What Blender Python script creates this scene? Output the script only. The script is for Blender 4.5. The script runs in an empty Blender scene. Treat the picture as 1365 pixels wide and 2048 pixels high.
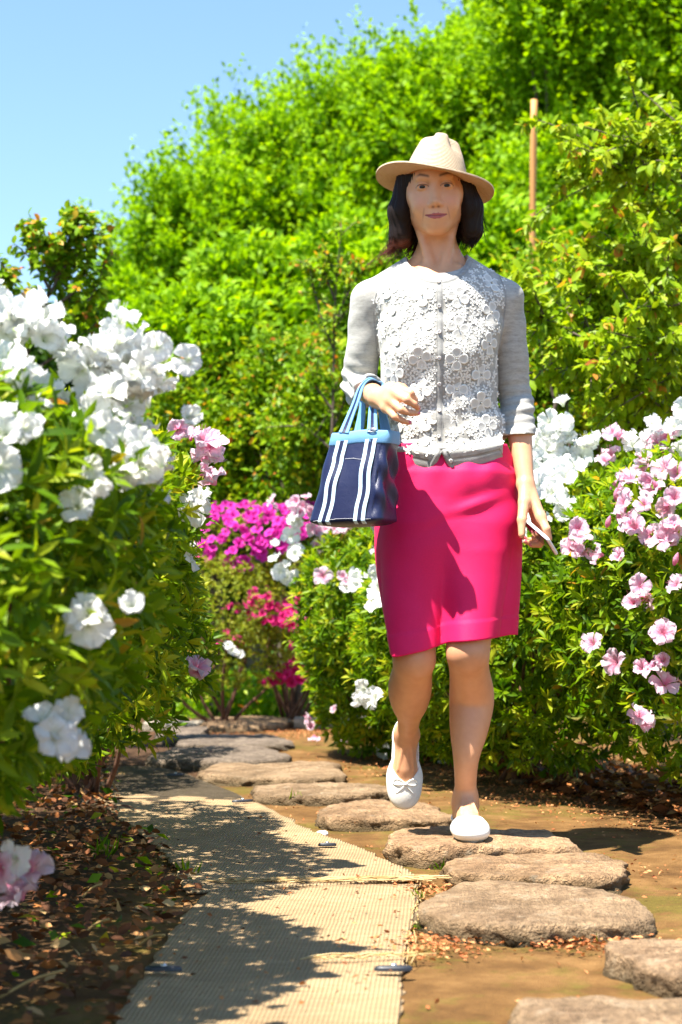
import bpy, math, random
import numpy as np
from mathutils import Matrix, Vector
from mathutils.bvhtree import BVHTree
R = math.radians
scene = bpy.context.scene
COL = scene.collection
# ---------------------------------------------------------------- camera, sky, sun, exposure
F, HC = 3413.33, 0.57
PITCH = math.atan(220.0 / F)
cam_data = bpy.data.cameras.new('camera')
cam = bpy.data.objects.new('camera', cam_data); COL.objects.link(cam)
cam.location = (0, 0, HC); cam.rotation_euler = (math.pi/2 + PITCH, 0, 0)
cam_data.sensor_fit = 'VERTICAL'; cam_data.sensor_height = 36; cam_data.sensor_width = 24; cam_data.lens = 60
cam_data.clip_start = 0.05; cam_data.clip_end = 2000
cam_data.dof.use_dof = True; cam_data.dof.focus_distance = 4.0; cam_data.dof.aperture_fstop = 5.0
scene.camera = cam
SUN = Vector((-0.53, -0.47, 1.68)).normalized()
world = bpy.data.worlds.new('World'); scene.world = world; world.use_nodes = True
wn = world.node_tree; wn.nodes.clear()
sky = wn.nodes.new('ShaderNodeTexSky'); sky.sky_type = 'NISHITA'; sky.sun_disc = False
sky.sun_elevation = math.asin(SUN.z); sky.sun_rotation = math.atan2(SUN.x, SUN.y)
sky.air_density = 1.3; sky.dust_density = 0.1; sky.ozone_density = 6.0
bg = wn.nodes.new('ShaderNodeBackground'); bg.inputs['Strength'].default_value = 0.077
wo = wn.nodes.new('ShaderNodeOutputWorld')
wn.links.new(sky.outputs[0], bg.inputs[0]); wn.links.new(bg.outputs[0], wo.inputs[0])
sun_data = bpy.data.lights.new('sun', 'SUN'); sun_data.energy = 5.0; sun_data.angle = R(0.53); sun_data.color = (1.0, 0.95, 0.86)
sun = bpy.data.objects.new('sun', sun_data); COL.objects.link(sun)
sun.rotation_euler = (-SUN).to_track_quat('-Z', 'Y').to_euler(); sun.location = SUN * 30
vs = scene.view_settings
vs.view_transform = 'Standard'; vs.look = 'None'; vs.gamma = 1; vs.exposure = 1.75; vs.use_curve_mapping = False
scene.cycles.max_bounces = 8; scene.cycles.transmission_bounces = 5; scene.cycles.diffuse_bounces = 4
scene.cycles.transparent_max_bounces = 8

rng = np.random.default_rng(11)
random.seed(5)
CP, SP = math.cos(PITCH), math.sin(PITCH)
def P(px, py, Y):
    """point that the photograph shows at (px, py) when it lies Y metres ahead"""
    rx = (px - 682.5) / F; up = -(py - 1024) / F
    wy = CP - SP*up; wz = SP + CP*up
    t = Y / wy
    return np.array([rx*t, Y, HC + wz*t])
def PG(px, py, z=0.0):
    rx = (px - 682.5) / F; up = -(py - 1024) / F
    wy = CP - SP*up; wz = SP + CP*up
    t = (z - HC) / wz
    return np.array([rx*t, wy*t, z])
def proj(v):
    v = np.asarray(v, float).reshape(-1, 3)
    y = v[:, 1]; z = v[:, 2] - HC
    fw = CP*y + SP*z; up = -SP*y + CP*z
    fw = np.where(np.abs(fw) < 1e-6, 1e-6, fw)
    return 682.5 + F*v[:, 0]/fw, 1024 - F*up/fw, fw

# ---------------------------------------------------------------- object helpers
def tag(o, label=None, cat=None, group=None, kind=None):
    if label: o['label'] = label
    if cat: o['category'] = cat
    if group: o['group'] = group
    if kind: o['kind'] = kind
    return o
def empty(name, loc, label, cat, group=None):
    o = bpy.data.objects.new(name, None); COL.objects.link(o)
    o.location = tuple(map(float, loc)); o.empty_display_size = 0.1
    return tag(o, label, cat, group)
def wloc(o):
    v = Vector((0, 0, 0))
    while o is not None:
        v = v + o.location; o = o.parent
        break
    return v
def mesh_np(name, V, Fa, attrs=None, smooth=True):
    """V (n,3), Fa (m,k) with k = 3 or 4, or list of arrays"""
    me = bpy.data.meshes.new(name)
    V = np.asarray(V, np.float32)
    if not isinstance(Fa, list): Fa = [Fa]
    Fa = [np.asarray(f, np.int32) for f in Fa if len(f)]
    loops = np.concatenate([f.ravel() for f in Fa]); tot = np.concatenate([np.full(len(f), f.shape[1], np.int32) for f in Fa])
    me.vertices.add(len(V)); me.vertices.foreach_set('co', V.ravel())
    me.loops.add(len(loops)); me.loops.foreach_set('vertex_index', loops)
    me.polygons.add(len(tot))
    st = np.zeros(len(tot), np.int32); st[1:] = np.cumsum(tot)[:-1]
    me.polygons.foreach_set('loop_start', st)
    me.polygons.foreach_set('use_smooth', np.full(len(tot), smooth, bool))
    me.update(calc_edges=True)
    for k, a in (attrs or {}).items():
        a = np.asarray(a, np.float32)
        if a.ndim == 1:
            at = me.attributes.new(k, 'FLOAT', 'POINT'); at.data.foreach_set('value', a)
        else:
            at = me.attributes.new(k, 'FLOAT_COLOR', 'POINT')
            if a.shape[1] == 3: a = np.concatenate([a, np.ones((len(a), 1), np.float32)], 1)
            at.data.foreach_set('color', a.ravel())
    return me
def link(name, me, mat=None, parent=None, loc=None):
    """mesh given in world coordinates; the parent is only moved, never turned"""
    o = bpy.data.objects.new(name, me); COL.objects.link(o)
    if mat is not None:
        for m in (mat if isinstance(mat, (list, tuple)) else [mat]): me.materials.append(m)
    if parent is not None:
        o.parent = parent
        q = Vector((0, 0, 0)); p = parent
        while p is not None:
            q = q + p.location; p = p.parent
        o.location = -q
    if loc is not None: o.location = o.location + Vector(tuple(map(float, loc)))
    return o
def place(name, me, parent, M):
    """shared mesh placed by world matrix M under a parent that is only moved"""
    o = bpy.data.objects.new(name, me); COL.objects.link(o)
    if parent is not None:
        o.parent = parent; q = Vector((0, 0, 0)); p = parent
        while p is not None:
            q = q + p.location; p = p.parent
        M = Matrix.Translation(-q) @ M
    o.matrix_basis = M
    return o
def basis(x, y, z, p, s=1.0):
    M = Matrix.Identity(4)
    for i in range(3):
        M[i][0] = float(x[i])*s; M[i][1] = float(y[i])*s; M[i][2] = float(z[i])*s; M[i][3] = float(p[i])
    return M
def norm(a):
    a = np.asarray(a, float)
    return a / np.maximum(np.linalg.norm(a, axis=-1, keepdims=True), 1e-9)
def vnoise(p, seed=0, f=1.0):
    """cheap smooth noise in [-1,1], sum of turned sines"""
    p = np.asarray(p, float) * f; r = np.random.default_rng(seed); s = 0
    for k in range(6):
        d = norm(r.normal(size=3)) * (1 + 0.55*k)
        s = s + np.sin(p @ d * 2.1 + r.uniform(0, 6.28)) / (1 + 0.45*k)
    return s / 2.6
def tube(path, rad, sides=8, caps=True):
    path = np.asarray(path, float); n = len(path); rad = np.broadcast_to(np.asarray(rad, float), (n,))
    T = np.gradient(path, axis=0); T = norm(T)
    ref = np.array([0, 0, 1.0]) if abs(T[0][2]) < 0.9 else np.array([1.0, 0, 0])
    V = []; u = norm(np.cross(T[0], ref))
    for i in range(n):
        u = norm(u - T[i]*np.dot(u, T[i])); w = np.cross(T[i], u)
        a = np.arange(sides)/sides*2*np.pi
        V.append(path[i] + rad[i]*(np.cos(a)[:, None]*u + np.sin(a)[:, None]*w))
    V = np.concatenate(V); Fq = []
    i, j = np.meshgrid(np.arange(n-1), np.arange(sides), indexing='ij'); i = i.ravel(); j = j.ravel(); j2 = (j+1) % sides
    Fq = np.stack([i*sides+j, i*sides+j2, (i+1)*sides+j2, (i+1)*sides+j], 1)
    Ft = np.zeros((0, 3), int)
    if caps:
        c0 = len(V); V = np.concatenate([V, [path[0]], [path[-1]]])
        a = np.arange(sides); b = (a+1) % sides
        Ft = np.concatenate([np.stack([b, a, np.full(sides, c0)], 1), np.stack([(n-1)*sides+a, (n-1)*sides+b, np.full(sides, c0+1)], 1)])
    return V, Fq, Ft
class Acc:
    def __init__(s): s.V = []; s.Q = []; s.T = []; s.n = 0; s.A = []
    def add(s, V, Q=None, T=None, a=0.0):
        V = np.asarray(V, float); s.V.append(V)
        if Q is not None and len(Q): s.Q.append(np.asarray(Q) + s.n)
        if T is not None and len(T): s.T.append(np.asarray(T) + s.n)
        s.A.append(np.broadcast_to(np.asarray(a, float), (len(V),)) if np.ndim(a) < 2 else np.asarray(a)); s.n += len(V)
    def tube(s, path, rad, sides=8, a=0.0, caps=True):
        V, Q, T = tube(path, rad, sides, caps); s.add(V, Q, T, a)
    def mesh(s, name, attr='tint', smooth=True):
        fs = ([np.concatenate(s.Q)] if s.Q else []) + ([np.concatenate(s.T)] if s.T else [])
        return mesh_np(name, np.concatenate(s.V), fs, {attr: np.concatenate(s.A)}, smooth)
def spline(pts, n):
    pts = np.asarray(pts, float); m = len(pts)
    if m == 2: return pts[0] + (pts[1]-pts[0])*np.linspace(0, 1, n)[:, None]
    e = np.concatenate([[2*pts[0]-pts[1]], pts, [2*pts[-1]-pts[-2]]])
    t = np.linspace(0, m-1-1e-6, n); i = t.astype(int); u = (t-i)[:, None]
    a, b, c, d = e[i], e[i+1], e[i+2], e[i+3]
    return 0.5*((2*b) + (c-a)*u + (2*a-5*b+4*c-d)*u*u + (3*b-a-3*c+d)*u**3)

# ---------------------------------------------------------------- material helpers
class NT:
    def __init__(s, name):
        s.m = bpy.data.materials.new(name); s.m.use_nodes = True; s.t = s.m.node_tree; s.t.nodes.clear()
        s.out = s.t.nodes.new('ShaderNodeOutputMaterial')
    def n(s, typ, **kw):
        nd = s.t.nodes.new(typ)
        for k, v in kw.items():
            if k.startswith('_'): setattr(nd, k[1:], v)
            else:
                k2 = int(k[1:]) if k[0] == 'i' and k[1:].isdigit() else k.replace('__', ' ')
                if hasattr(v, 'links') or isinstance(v, bpy.types.NodeSocket): s.t.links.new(v, nd.inputs[k2])
                else: nd.inputs[k2].default_value = v
        return nd
    def attr(s, name, out='Fac'): return s.n('ShaderNodeAttribute', _attribute_name=name).outputs[out]
    def coord(s, out='Object'): return s.n('ShaderNodeTexCoord').outputs[out]
    def noise(s, scale, detail=4, vec=None, rough=0.55, dist=0.0):
        nd = s.n('ShaderNodeTexNoise', Scale=scale, Detail=detail, Roughness=rough, Distortion=dist)
        s.t.links.new(vec if vec is not None else s.coord(), nd.inputs['Vector']); return nd.outputs['Fac']
    def ramp(s, fac, stops, interp='LINEAR'):
        nd = s.n('ShaderNodeValToRGB', Fac=fac); cr = nd.color_ramp; cr.interpolation = interp
        while len(cr.elements) < len(stops): cr.elements.new(0.5)
        for e, (p, c) in zip(cr.elements, stops):
            e.position = p; e.color = (c, c, c, 1) if isinstance(c, (int, float)) else (*c, 1)
        return nd.outputs['Color']
    def mix(s, fac, a, b, mode='MIX'):
        nd = s.n('ShaderNodeMix', _data_type='RGBA', _blend_type=mode)
        for sock, v in ((nd.inputs[0], fac), (nd.inputs[6], a), (nd.inputs[7], b)):
            if isinstance(v, bpy.types.NodeSocket): s.t.links.new(v, sock)
            else: sock.default_value = (v if isinstance(v, (int, float)) else (*v, 1)) if sock.type != 'VALUE' else v
        return nd.outputs[2]
    def math(s, op, a, b=0.0, clamp=False):
        nd = s.n('ShaderNodeMath', _operation=op, _use_clamp=clamp)
        for i, v in ((0, a), (1, b)):
            if isinstance(v, bpy.types.NodeSocket): s.t.links.new(v, nd.inputs[i])
            else: nd.inputs[i].default_value = v
        return nd.outputs[0]
    def map(s, vec, scale=(1, 1, 1), rot=(0, 0, 0)):
        nd = s.n('ShaderNodeMapping', Scale=scale, Rotation=rot); s.t.links.new(vec, nd.inputs['Vector']); return nd.outputs[0]
    def bump(s, h, strength=0.5, dist=0.01):
        return s.n('ShaderNodeBump', Height=h, Strength=strength, Distance=dist).outputs[0]
    def pbr(s, color, rough=0.7, normal=None, spec=0.4, **kw):
        nd = s.n('ShaderNodeBsdfPrincipled')
        def st(k, v):
            if isinstance(v, bpy.types.NodeSocket): s.t.links.new(v, nd.inputs[k])
            else: nd.inputs[k].default_value = (*v, 1) if isinstance(v, tuple) and len(v) == 3 and nd.inputs[k].type == 'RGBA' else v
        st('Base Color', color); st('Roughness', rough); st('Specular IOR Level', spec)
        if normal is not None: st('Normal', normal)
        for k, v in kw.items(): st(k.replace('__', ' '), v)
        return nd.outputs[0]
    def done(s, sh): s.t.links.new(sh, s.out.inputs['Surface']); return s.m
def leaf_mat(name, stops, transl=0.45, rough=0.5, spec=0.16, tcol=None):
    """stops over the attribute 'tint'"""
    t = NT(name); a = t.attr('tint'); c = t.ramp(a, stops)
    c2 = t.mix(0.25, c, t.ramp(t.noise(60, 2), [(0.3, 0.35), (0.7, 1.0)]), 'MULTIPLY')
    p = t.pbr(c2, rough, spec=spec)
    tc = t.mix(1.0, c, tcol or (1.1, 1.0, 0.4), 'MULTIPLY')
    tr = t.n('ShaderNodeBsdfTranslucent', Color=tc).outputs[0]
    mx = t.n('ShaderNodeMixShader', Fac=transl, i1=p, i2=tr)
    return t.done(mx.outputs[0])
def plain(name, col, rough=0.6, spec=0.4, bump=0.0, scale=200, var=0.0, **kw):
    t = NT(name); nz = t.noise(scale, 3)
    c = col if not var else t.mix(var, col, t.ramp(nz, [(0.3, 0.2), (0.7, 1.0)]), 'MULTIPLY')
    return t.done(t.pbr(c, rough, t.bump(nz, bump, 0.004) if bump else None, spec, **kw))
# ================================================================ ground, slab, kerb, mats, stones
def ground_h(x, y):
    p = np.stack([np.asarray(x, float), np.asarray(y, float), np.zeros_like(np.asarray(x, float))], -1)
    return 0.006*vnoise(p, 3, 2.2) + 0.003*vnoise(p, 4, 9)
def make_ground():
    xs = np.concatenate([-np.geomspace(600, 2.6, 26), np.linspace(-2.5, 3.0, 150), np.geomspace(3.1, 600, 26)])
    ys = np.concatenate([-np.geomspace(60, .5, 10), np.linspace(0.2, 11, 230), np.geomspace(11.2, 1500, 34)])
    X, Y = np.meshgrid(xs, ys, indexing='ij')
    near = np.clip((14 - Y)/3, 0, 1)*np.clip((4-np.abs(X)), 0, 1)
    Z = ground_h(X, Y)*near
    V = np.stack([X, Y, Z], -1).reshape(-1, 3); ny = len(ys)
    i, j = np.meshgrid(np.arange(len(xs)-1), np.arange(ny-1), indexing='ij'); i = i.ravel(); j = j.ravel()
    Q = np.stack([i*ny+j, (i+1)*ny+j, (i+1)*ny+j+1, i*ny+j+1], 1)
    t = NT('earth'); co = t.coord()
    big = t.noise(1.6, 4, co); mid = t.noise(7, 5, co, 0.65); fine = t.noise(90, 5, co, 0.7); grit = t.noise(320, 3, co, 0.7)
    earth = t.ramp(mid, [(0.3, (0.085, 0.040, 0.012)), (0.5, (0.155, 0.078, 0.024)), (0.68, (0.24, 0.128, 0.044))])
    moss = t.ramp(fine, [(0.3, (0.06, 0.055, 0.006)), (0.7, (0.15, 0.135, 0.018))])
    mf = t.ramp(t.math('ADD', t.math('MULTIPLY', big, 0.6), t.math('MULTIPLY', t.noise(13, 5, co, 0.7), 0.45)), [(0.52, 0.0), (0.60, 0.6)])
    c = t.mix(mf, earth, moss)
    c = t.mix(0.7, c, t.ramp(grit, [(0.3, 0.45), (0.5, 0.95), (0.75, 1.3)]), 'MULTIPLY')
    xy = t.n('ShaderNodeSeparateXYZ', Vector=co)
    # planting bed on the left of the path: dark humus; lawn beyond the hedge
    edge = t.math('ADD', xy.outputs[0], t.math('MULTIPLY', t.math('SUBTRACT', big, 0.5), 0.25))
    bed = t.ramp(t.math('ADD', edge, 1.0), [(0.44, 1.0), (0.62, 0.0)])
    bedc = t.ramp(fine, [(0.3, (0.03, 0.017, 0.009)), (0.7, (0.10, 0.05, 0.022))])
    c = t.mix(bed, c, bedc)
    far = t.ramp(t.math('MULTIPLY', xy.outputs[1], 0.05), [(0.5, 0.0), (0.53, 1.0)])
    c = t.mix(far, c, t.ramp(mid, [(0.3, (0.06, 0.13, 0.01)), (0.7, (0.13, 0.24, 0.02))]))
    b = t.bump(t.math('ADD', t.math('MULTIPLY', fine, 0.7), grit), 0.6, 0.012)
    m = t.done(t.pbr(c, 0.92, b, 0.15))
    o = link('ground', mesh_np('ground', V, Q), m); o['kind'] = 'structure'
make_ground()

def poly_sheet(name, pts, z, mat, n=60, waves=0.0, seed=0, u_dir=None, parent=None, thick=0.006):
    """flat sheet from an outline on the ground given as two side polylines (left list, right list)"""
    L, Rr = pts
    L = spline(L, n); Rr = spline(Rr, n); m = 60
    V = []; UV = []
    for i in range(n):
        s = np.linspace(0, 1, m)[:, None]; row = L[i]*(1-s) + Rr[i]*s
        V.append(row)
    V = np.array(V)  # n,m,3
    rag = 0.004*np.random.default_rng(seed).normal(size=(n, 2))
    V[:, 0, 0] += rag[:, 0]; V[:, -1, 0] += rag[:, 1]
    w = waves*(vnoise(V.reshape(-1, 3)*np.array([1, 1, 0]), seed, 5).reshape(n, m)*0.6 + 0.5*vnoise(V.reshape(-1, 3)*np.array([.4, 1, 0]), seed+1, 14).reshape(n, m))
    V[:, :, 2] = z + np.abs(w) + np.maximum(0, 0) + 0.006
    top = V.reshape(-1, 3); bot = top.copy(); bot[:, 2] -= thick
    i, j = np.meshgrid(np.arange(n-1), np.arange(m-1), indexing='ij'); i = i.ravel(); j = j.ravel()
    Q = np.stack([i*m+j, i*m+j+1, (i+1)*m+j+1, (i+1)*m+j], 1)
    N = n*m; Qb = Q[:, ::-1] + N
    rim = [k for k in range(m)] + [k*m+m-1 for k in range(1, n)] + [(n-1)*m+k for k in range(m-2, -1, -1)] + [k*m for k in range(n-2, 0, -1)]
    rim = np.array(rim); r2 = np.roll(rim, -1); Qs = np.stack([rim, rim+N, r2+N, r2], 1)
    return mesh_np(name, np.concatenate([top, bot]), np.concatenate([Q, Qb, Qs]), None, True)

def straw_mat_material():
    t = NT('woven_straw'); co = t.coord()
    warp = t.map(co, (1, 1, 1), (0, 0, 0.06))
    w1 = t.n('ShaderNodeTexWave', _wave_type='BANDS', _bands_direction='X', Scale=44, Distortion=0.7, Detail=2, Detail__Scale=3); t.t.links.new(warp, w1.inputs['Vector'])
    w2 = t.n('ShaderNodeTexWave', _wave_type='BANDS', _bands_direction='Y', Scale=55, Distortion=1.3, Detail=3, Detail__Scale=4); t.t.links.new(warp, w2.inputs['Vector'])
    sx = t.noise(14, 4, t.map(co, (0.25, 9, 1))); st = t.noise(60, 3, t.map(co, (0.3, 6, 1)))
    c = t.ramp(st, [(0.25, (0.34, 0.21, 0.10)), (0.55, (0.48, 0.33, 0.175)), (0.8, (0.58, 0.43, 0.25))])
    c = t.mix(0.38, c, t.ramp(w1.outputs['Color'], [(0.0, 0.62), (0.45, 1.0)]), 'MULTIPLY')
    c = t.mix(0.35, c, t.ramp(w2.outputs['Color'], [(0.0, 0.5), (0.5, 1.0)]), 'MULTIPLY')
    c = t.mix(0.45, c, t.ramp(t.noise(3.5, 5, co, 0.7), [(0.32, 0.45), (0.6, 1.0)]), 'MULTIPLY')
    h = t.math('ADD', t.math('MULTIPLY', w1.outputs['Color'], 0.8), t.math('ADD', w2.outputs['Color'], st))
    return t.done(t.pbr(c, 0.85, t.bump(h, 0.7, 0.006), 0.2))
M_mat = straw_mat_material()
G = lambda *a: [PG(x, y) for x, y in a]
# far mat, laid over the dark slab
far_mat = link('straw_mat', poly_sheet('straw_mat', (G((375, 1793), (352, 1745), (318, 1706), (262, 1660), (205, 1612), (170, 1592)),
      G((845, 1768), (770, 1727), (705, 1698), (620, 1668), (548, 1628), (490, 1604))), 0.004, M_mat, waves=0.008, seed=4), M_mat)
tag(far_mat, 'straw mat lying further up the path, from the dark slab to the mat seam', 'mat', 'woven straw mats on the path')
near_mat = link('straw_mat', poly_sheet('straw_mat', (G((178, 2160), (232, 2050), (290, 1962), (348, 1865), (420, 1784)),
      G((800, 2160), (803, 2048), (806, 1950), (822, 1862), (840, 1774))), 0.0, M_mat, waves=0.007, seed=9), M_mat)
tag(near_mat, 'straw mat nearest the viewer with frayed right end and a crosswise fold', 'mat', 'woven straw mats on the path')
# frayed straws and the rolled seam where the mats meet
def straws(name, a, b, n, spread, lift, seed, parent, Ls=(.05, .2)):
    r = np.random.default_rng(seed); A = Acc()
    for k in range(n):
        u = r.uniform(0, 1); p = a + (b-a)*u; d = norm((b-a) + r.normal(0, 0.10, 3)*np.linalg.norm(b-a)*[1, 1, 0]); L = r.uniform(*Ls)
        p = p + r.normal(0, spread, 3)*[1, 1, 0]; p[2] = lift + r.uniform(0, 0.008)
        q = p + d*L; q[2] = lift + r.uniform(0, 0.01)
        A.tube([p, (p+q)/2 + [0, 0, .002], q], 0.0011, 3, r.uniform(0, 1), False)
    o = link(name, A.mesh(name), M_straw, parent); o['kind'] = 'stuff'
M_straw = leaf_mat('dry_straw', [(0, (0.45, 0.28, 0.1)), (1, (0.7, 0.52, 0.26))], 0.1, 0.7)
straws('loose_straw', PG(400, 1778), PG(850, 1772), 110, 0.010, 0.012, 3, near_mat, (.03, .10))
straws('loose_straw', PG(845, 1768), PG(815, 1935), 60, 0.006, 0.010, 5, near_mat, (.015, .05))
straws('loose_straw', PG(600, 1936), PG(812, 1930), 30, 0.004, 0.012, 6, near_mat, (.02, .06))

def lump(name, outline, h, z0=0.0, seed=0, rough=0.0078, n=120, rings=14, edge=0.11, slope=0.0):
    """stone with an uneven flat top: outline = (n,2) plan, h height"""
    c = outline.mean(0); V = []; r = np.random.default_rng(seed)
    prof = [(a*.955, h - .004*a**4) for a in (0, .2, .4, .55, .68, .8, .9, .96, 1.0)]
    prof += [(.955 + .045*math.sin(a), h-.004 - min(.016, h*.4)*(1-math.cos(a))) for a in (.4, .8, 1.2, 1.57)]
    zb = prof[-1][1]; prof += [(1.0 + .012*math.sin(q*3.0), zb - (zb+.03)*q) for q in (.12, .26, .42, .6, .8, 1.0)]
    rings = len(prof)
    for s, z in prof: V.append(np.concatenate([c + (outline-c)*max(s, 0.001), np.full((n, 1), z)], 1))
    V = np.array(V).reshape(-1, 3)
    nz = vnoise(V, seed, 9)*0.8 + vnoise(V, seed+1, 26)*0.3 + vnoise(V, seed+2, 70)*0.28
    out = np.concatenate([V[:, :2]-c, np.zeros((len(V), 1))], 1); out = norm(out)
    side = np.clip((h - V[:, 2])/h*1.6, 0, 1)
    V = V + out*((nz*rough*1.6 + rough*1.1*vnoise(V*np.array([1, 1, 1.6]), seed+5, 60))*(.25+side))[:, None]; V[:, 2] += nz*rough*(1-side*0.4) + slope*(V[:, 0]-c[0])
    V[:, 2] += z0
    i, j = np.meshgrid(np.arange(rings-1), np.arange(n), indexing='ij'); i = i.ravel(); j = j.ravel(); j2 = (j+1) % n
    Q = np.stack([i*n+j, (i+1)*n+j, (i+1)*n+j2, i*n+j2], 1)
    return mesh_np(name, V, Q)
def outline(x0, x1, yb, yf, seed, n=120, power=2.6, jag=0.11, rot=0.0):
    a = np.arange(n)/n*2*np.pi; r = np.random.default_rng(seed)
    cx, cy, rx, ry = (x0+x1)/2, (yb+yf)/2, (x1-x0)/2, abs(yb-yf)/2
    c, s = np.cos(a), np.sin(a)
    k = (np.abs(c)**power + np.abs(s)**power)**(-1/power)
    k *= 1 + jag*(0.5*np.sin(2*a+r.uniform(0, 6)) + 0.7*np.sin(3*a+r.uniform(0, 6)) + 0.35*np.sin(5*a+r.uniform(0, 6)) + 0.2*np.sin(9*a+r.uniform(0, 6)))
    x, y = rx*k*c, ry*k*s
    cr, sr = math.cos(rot), math.sin(rot)
    return np.stack([cx + x*cr - y*sr, cy + x*sr + y*cr], 1)
def stone_mat(name, top, dark, sc=1.0):
    t = NT(name); co = t.coord(); a = t.noise(9*sc, 5, co, 0.65); b = t.noise(70*sc, 5, co, 0.75); g = t.noise(260, 2, co)
    v = t.n('ShaderNodeTexVoronoi', Scale=120*sc); t.t.links.new(co, v.inputs['Vector'])
    c = t.ramp(a, [(0.3, dark), (0.62, top)])
    c = t.mix(0.75, c, t.ramp(b, [(0.30, 0.22), (0.5, 0.9), (0.70, 1.45)]), 'MULTIPLY')
    c = t.mix(t.ramp(t.noise(22, 4, co, 0.7), [(0.56, 0.0), (0.68, 0.55)]), c, (0.44, 0.35, 0.24))
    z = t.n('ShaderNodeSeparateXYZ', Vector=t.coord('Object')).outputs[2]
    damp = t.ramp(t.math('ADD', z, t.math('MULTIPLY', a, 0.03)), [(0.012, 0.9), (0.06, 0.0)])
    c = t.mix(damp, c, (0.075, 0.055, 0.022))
    h = t.math('ADD', t.math('MULTIPLY', b, 1.2), t.math('ADD', t.math('MULTIPLY', v.outputs[0], 0.5), g))
    return t.done(t.pbr(c, 0.88, t.bump(h, 0.9, 0.014), 0.25))
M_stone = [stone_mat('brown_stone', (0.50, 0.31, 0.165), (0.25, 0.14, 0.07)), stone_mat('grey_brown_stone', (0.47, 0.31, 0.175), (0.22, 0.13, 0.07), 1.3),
           stone_mat('shaded_stone', (0.25, 0.19, 0.14), (0.13, 0.095, 0.07), 1.2)]  # last one has shade put into its tone, for the shaded stones
# px left, px right, back edge y, front edge y, height, material, label
STONES = [
 (768, 1138, 1652, 1706, .060, 0, 'stepping stone under the standing white shoe', 2.9),
 (892, 1264, 1702, 1764, .060, 0, 'brown stepping stone just in front of the one she stands on', 2.6),
 (826, 1286, 1762, 1868, .065, 1, 'large wide stepping stone beside the frayed end of the straw mat', 2.3),
 (1224, 1500, 1870, 1962, .075, 1, 'stepping stone cut by the right edge of the picture', 2.8),
 (1012, 1500, 1985, 2110, .065, 1, 'nearest stepping stone, cut by the bottom edge of the picture', 2.4),
 (640, 893, 1600, 1643, .055, 0, 'low stepping stone right beneath the lifted shoe', 3.4),
 (505, 790, 1564, 1596, .060, 1, 'stepping stone with a small grass tuft at its front', 3.2),
 (411, 697, 1522, 1552, .070, 1, 'sunlit block-like stepping stone with a leafy shadow on its left end', 3.4),
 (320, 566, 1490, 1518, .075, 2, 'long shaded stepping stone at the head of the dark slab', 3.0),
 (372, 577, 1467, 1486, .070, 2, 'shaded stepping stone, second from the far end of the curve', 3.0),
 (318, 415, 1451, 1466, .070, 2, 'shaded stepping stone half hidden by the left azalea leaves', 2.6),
 (402, 587, 1431, 1446, .075, 0, 'farthest sunlit stepping stone in front of the pale kerb', 3.0)]
YF = [1692, 1743, 1838, 1925, 2090, 1641, 1590, 1550, 1516, 1487, 1470, 1448]
BASES = [1736, 1784, 1888, 2004, 2130, 1662, 1610, 1573, 1544, 1508, 1491, 1466]
for k, (x0, x1, yb, yf, h, m, lab, pw) in enumerate(STONES):
    b = PG((x0+x1)/2, BASES[k], 0); h = .052 if k == 0 else max(HC - (YF[k]-1244)*(b[1]+.03)/F, .035); a = PG((x0+x1)/2, yb, h); ym = (a[1]+b[1])/2
    s = ym/ (F*CP) ; X0 = (x0-682.5)*ym/F; X1 = (x1-682.5)*ym/F
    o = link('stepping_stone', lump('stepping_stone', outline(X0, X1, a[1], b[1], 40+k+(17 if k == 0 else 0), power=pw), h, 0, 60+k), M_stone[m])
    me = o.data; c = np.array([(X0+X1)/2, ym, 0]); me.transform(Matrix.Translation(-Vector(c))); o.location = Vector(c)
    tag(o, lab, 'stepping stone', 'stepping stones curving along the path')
# dark slab with a pale rim
def extrude_poly(name, pts, z0, z1, mat, bev=0.01):
    pts = np.asarray(pts)[:, :2]; n = len(pts); c = pts.mean(0)
    ring = lambda s, z: np.concatenate([c+(pts-c)*s, np.full((n, 1), z)], 1)
    V = np.concatenate([ring(1, z0), ring(1, z1-bev*.5), ring(1-bev*1.5, z1), ring(0.5, z1), ring(0.001, z1)])
    Q = []
    for k in range(4):
        for j in range(n): Q.append((k*n+j, k*n+(j+1) % n, (k+1)*n+(j+1) % n, (k+1)*n+j))
    return mesh_np(name, V, np.array(Q), None, False)
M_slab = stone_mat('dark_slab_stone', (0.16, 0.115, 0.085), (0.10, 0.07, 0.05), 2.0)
M_conc = stone_mat('pale_concrete', (0.55, 0.47, 0.36), (0.42, 0.35, 0.26), 2.0)
sl = spline(np.array(G((150, 1592), (190, 1545), (270, 1537), (350, 1546), (418, 1572), (484, 1602), (380, 1612), (240, 1612), (150, 1600))), 40)[:-1]
if np.sum(sl[:, 0]*np.roll(sl[:, 1], -1)-np.roll(sl[:, 0], -1)*sl[:, 1]) < 0: sl = sl[::-1]
rim = sl.mean(0) + (sl - sl.mean(0))*1.045
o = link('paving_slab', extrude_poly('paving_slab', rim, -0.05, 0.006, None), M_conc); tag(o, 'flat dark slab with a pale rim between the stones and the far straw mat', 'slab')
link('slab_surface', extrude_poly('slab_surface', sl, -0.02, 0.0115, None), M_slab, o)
def box(name, p0, p1, mat, parent=None, bev=0.01):
    x0, y0, z0 = p0; x1, y1, z1 = p1
    return link(name, extrude_poly(name, [(x0, y0), (x1, y0), (x1, y1), (x0, y1)], z0, z1, None, bev), mat, parent)
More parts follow.
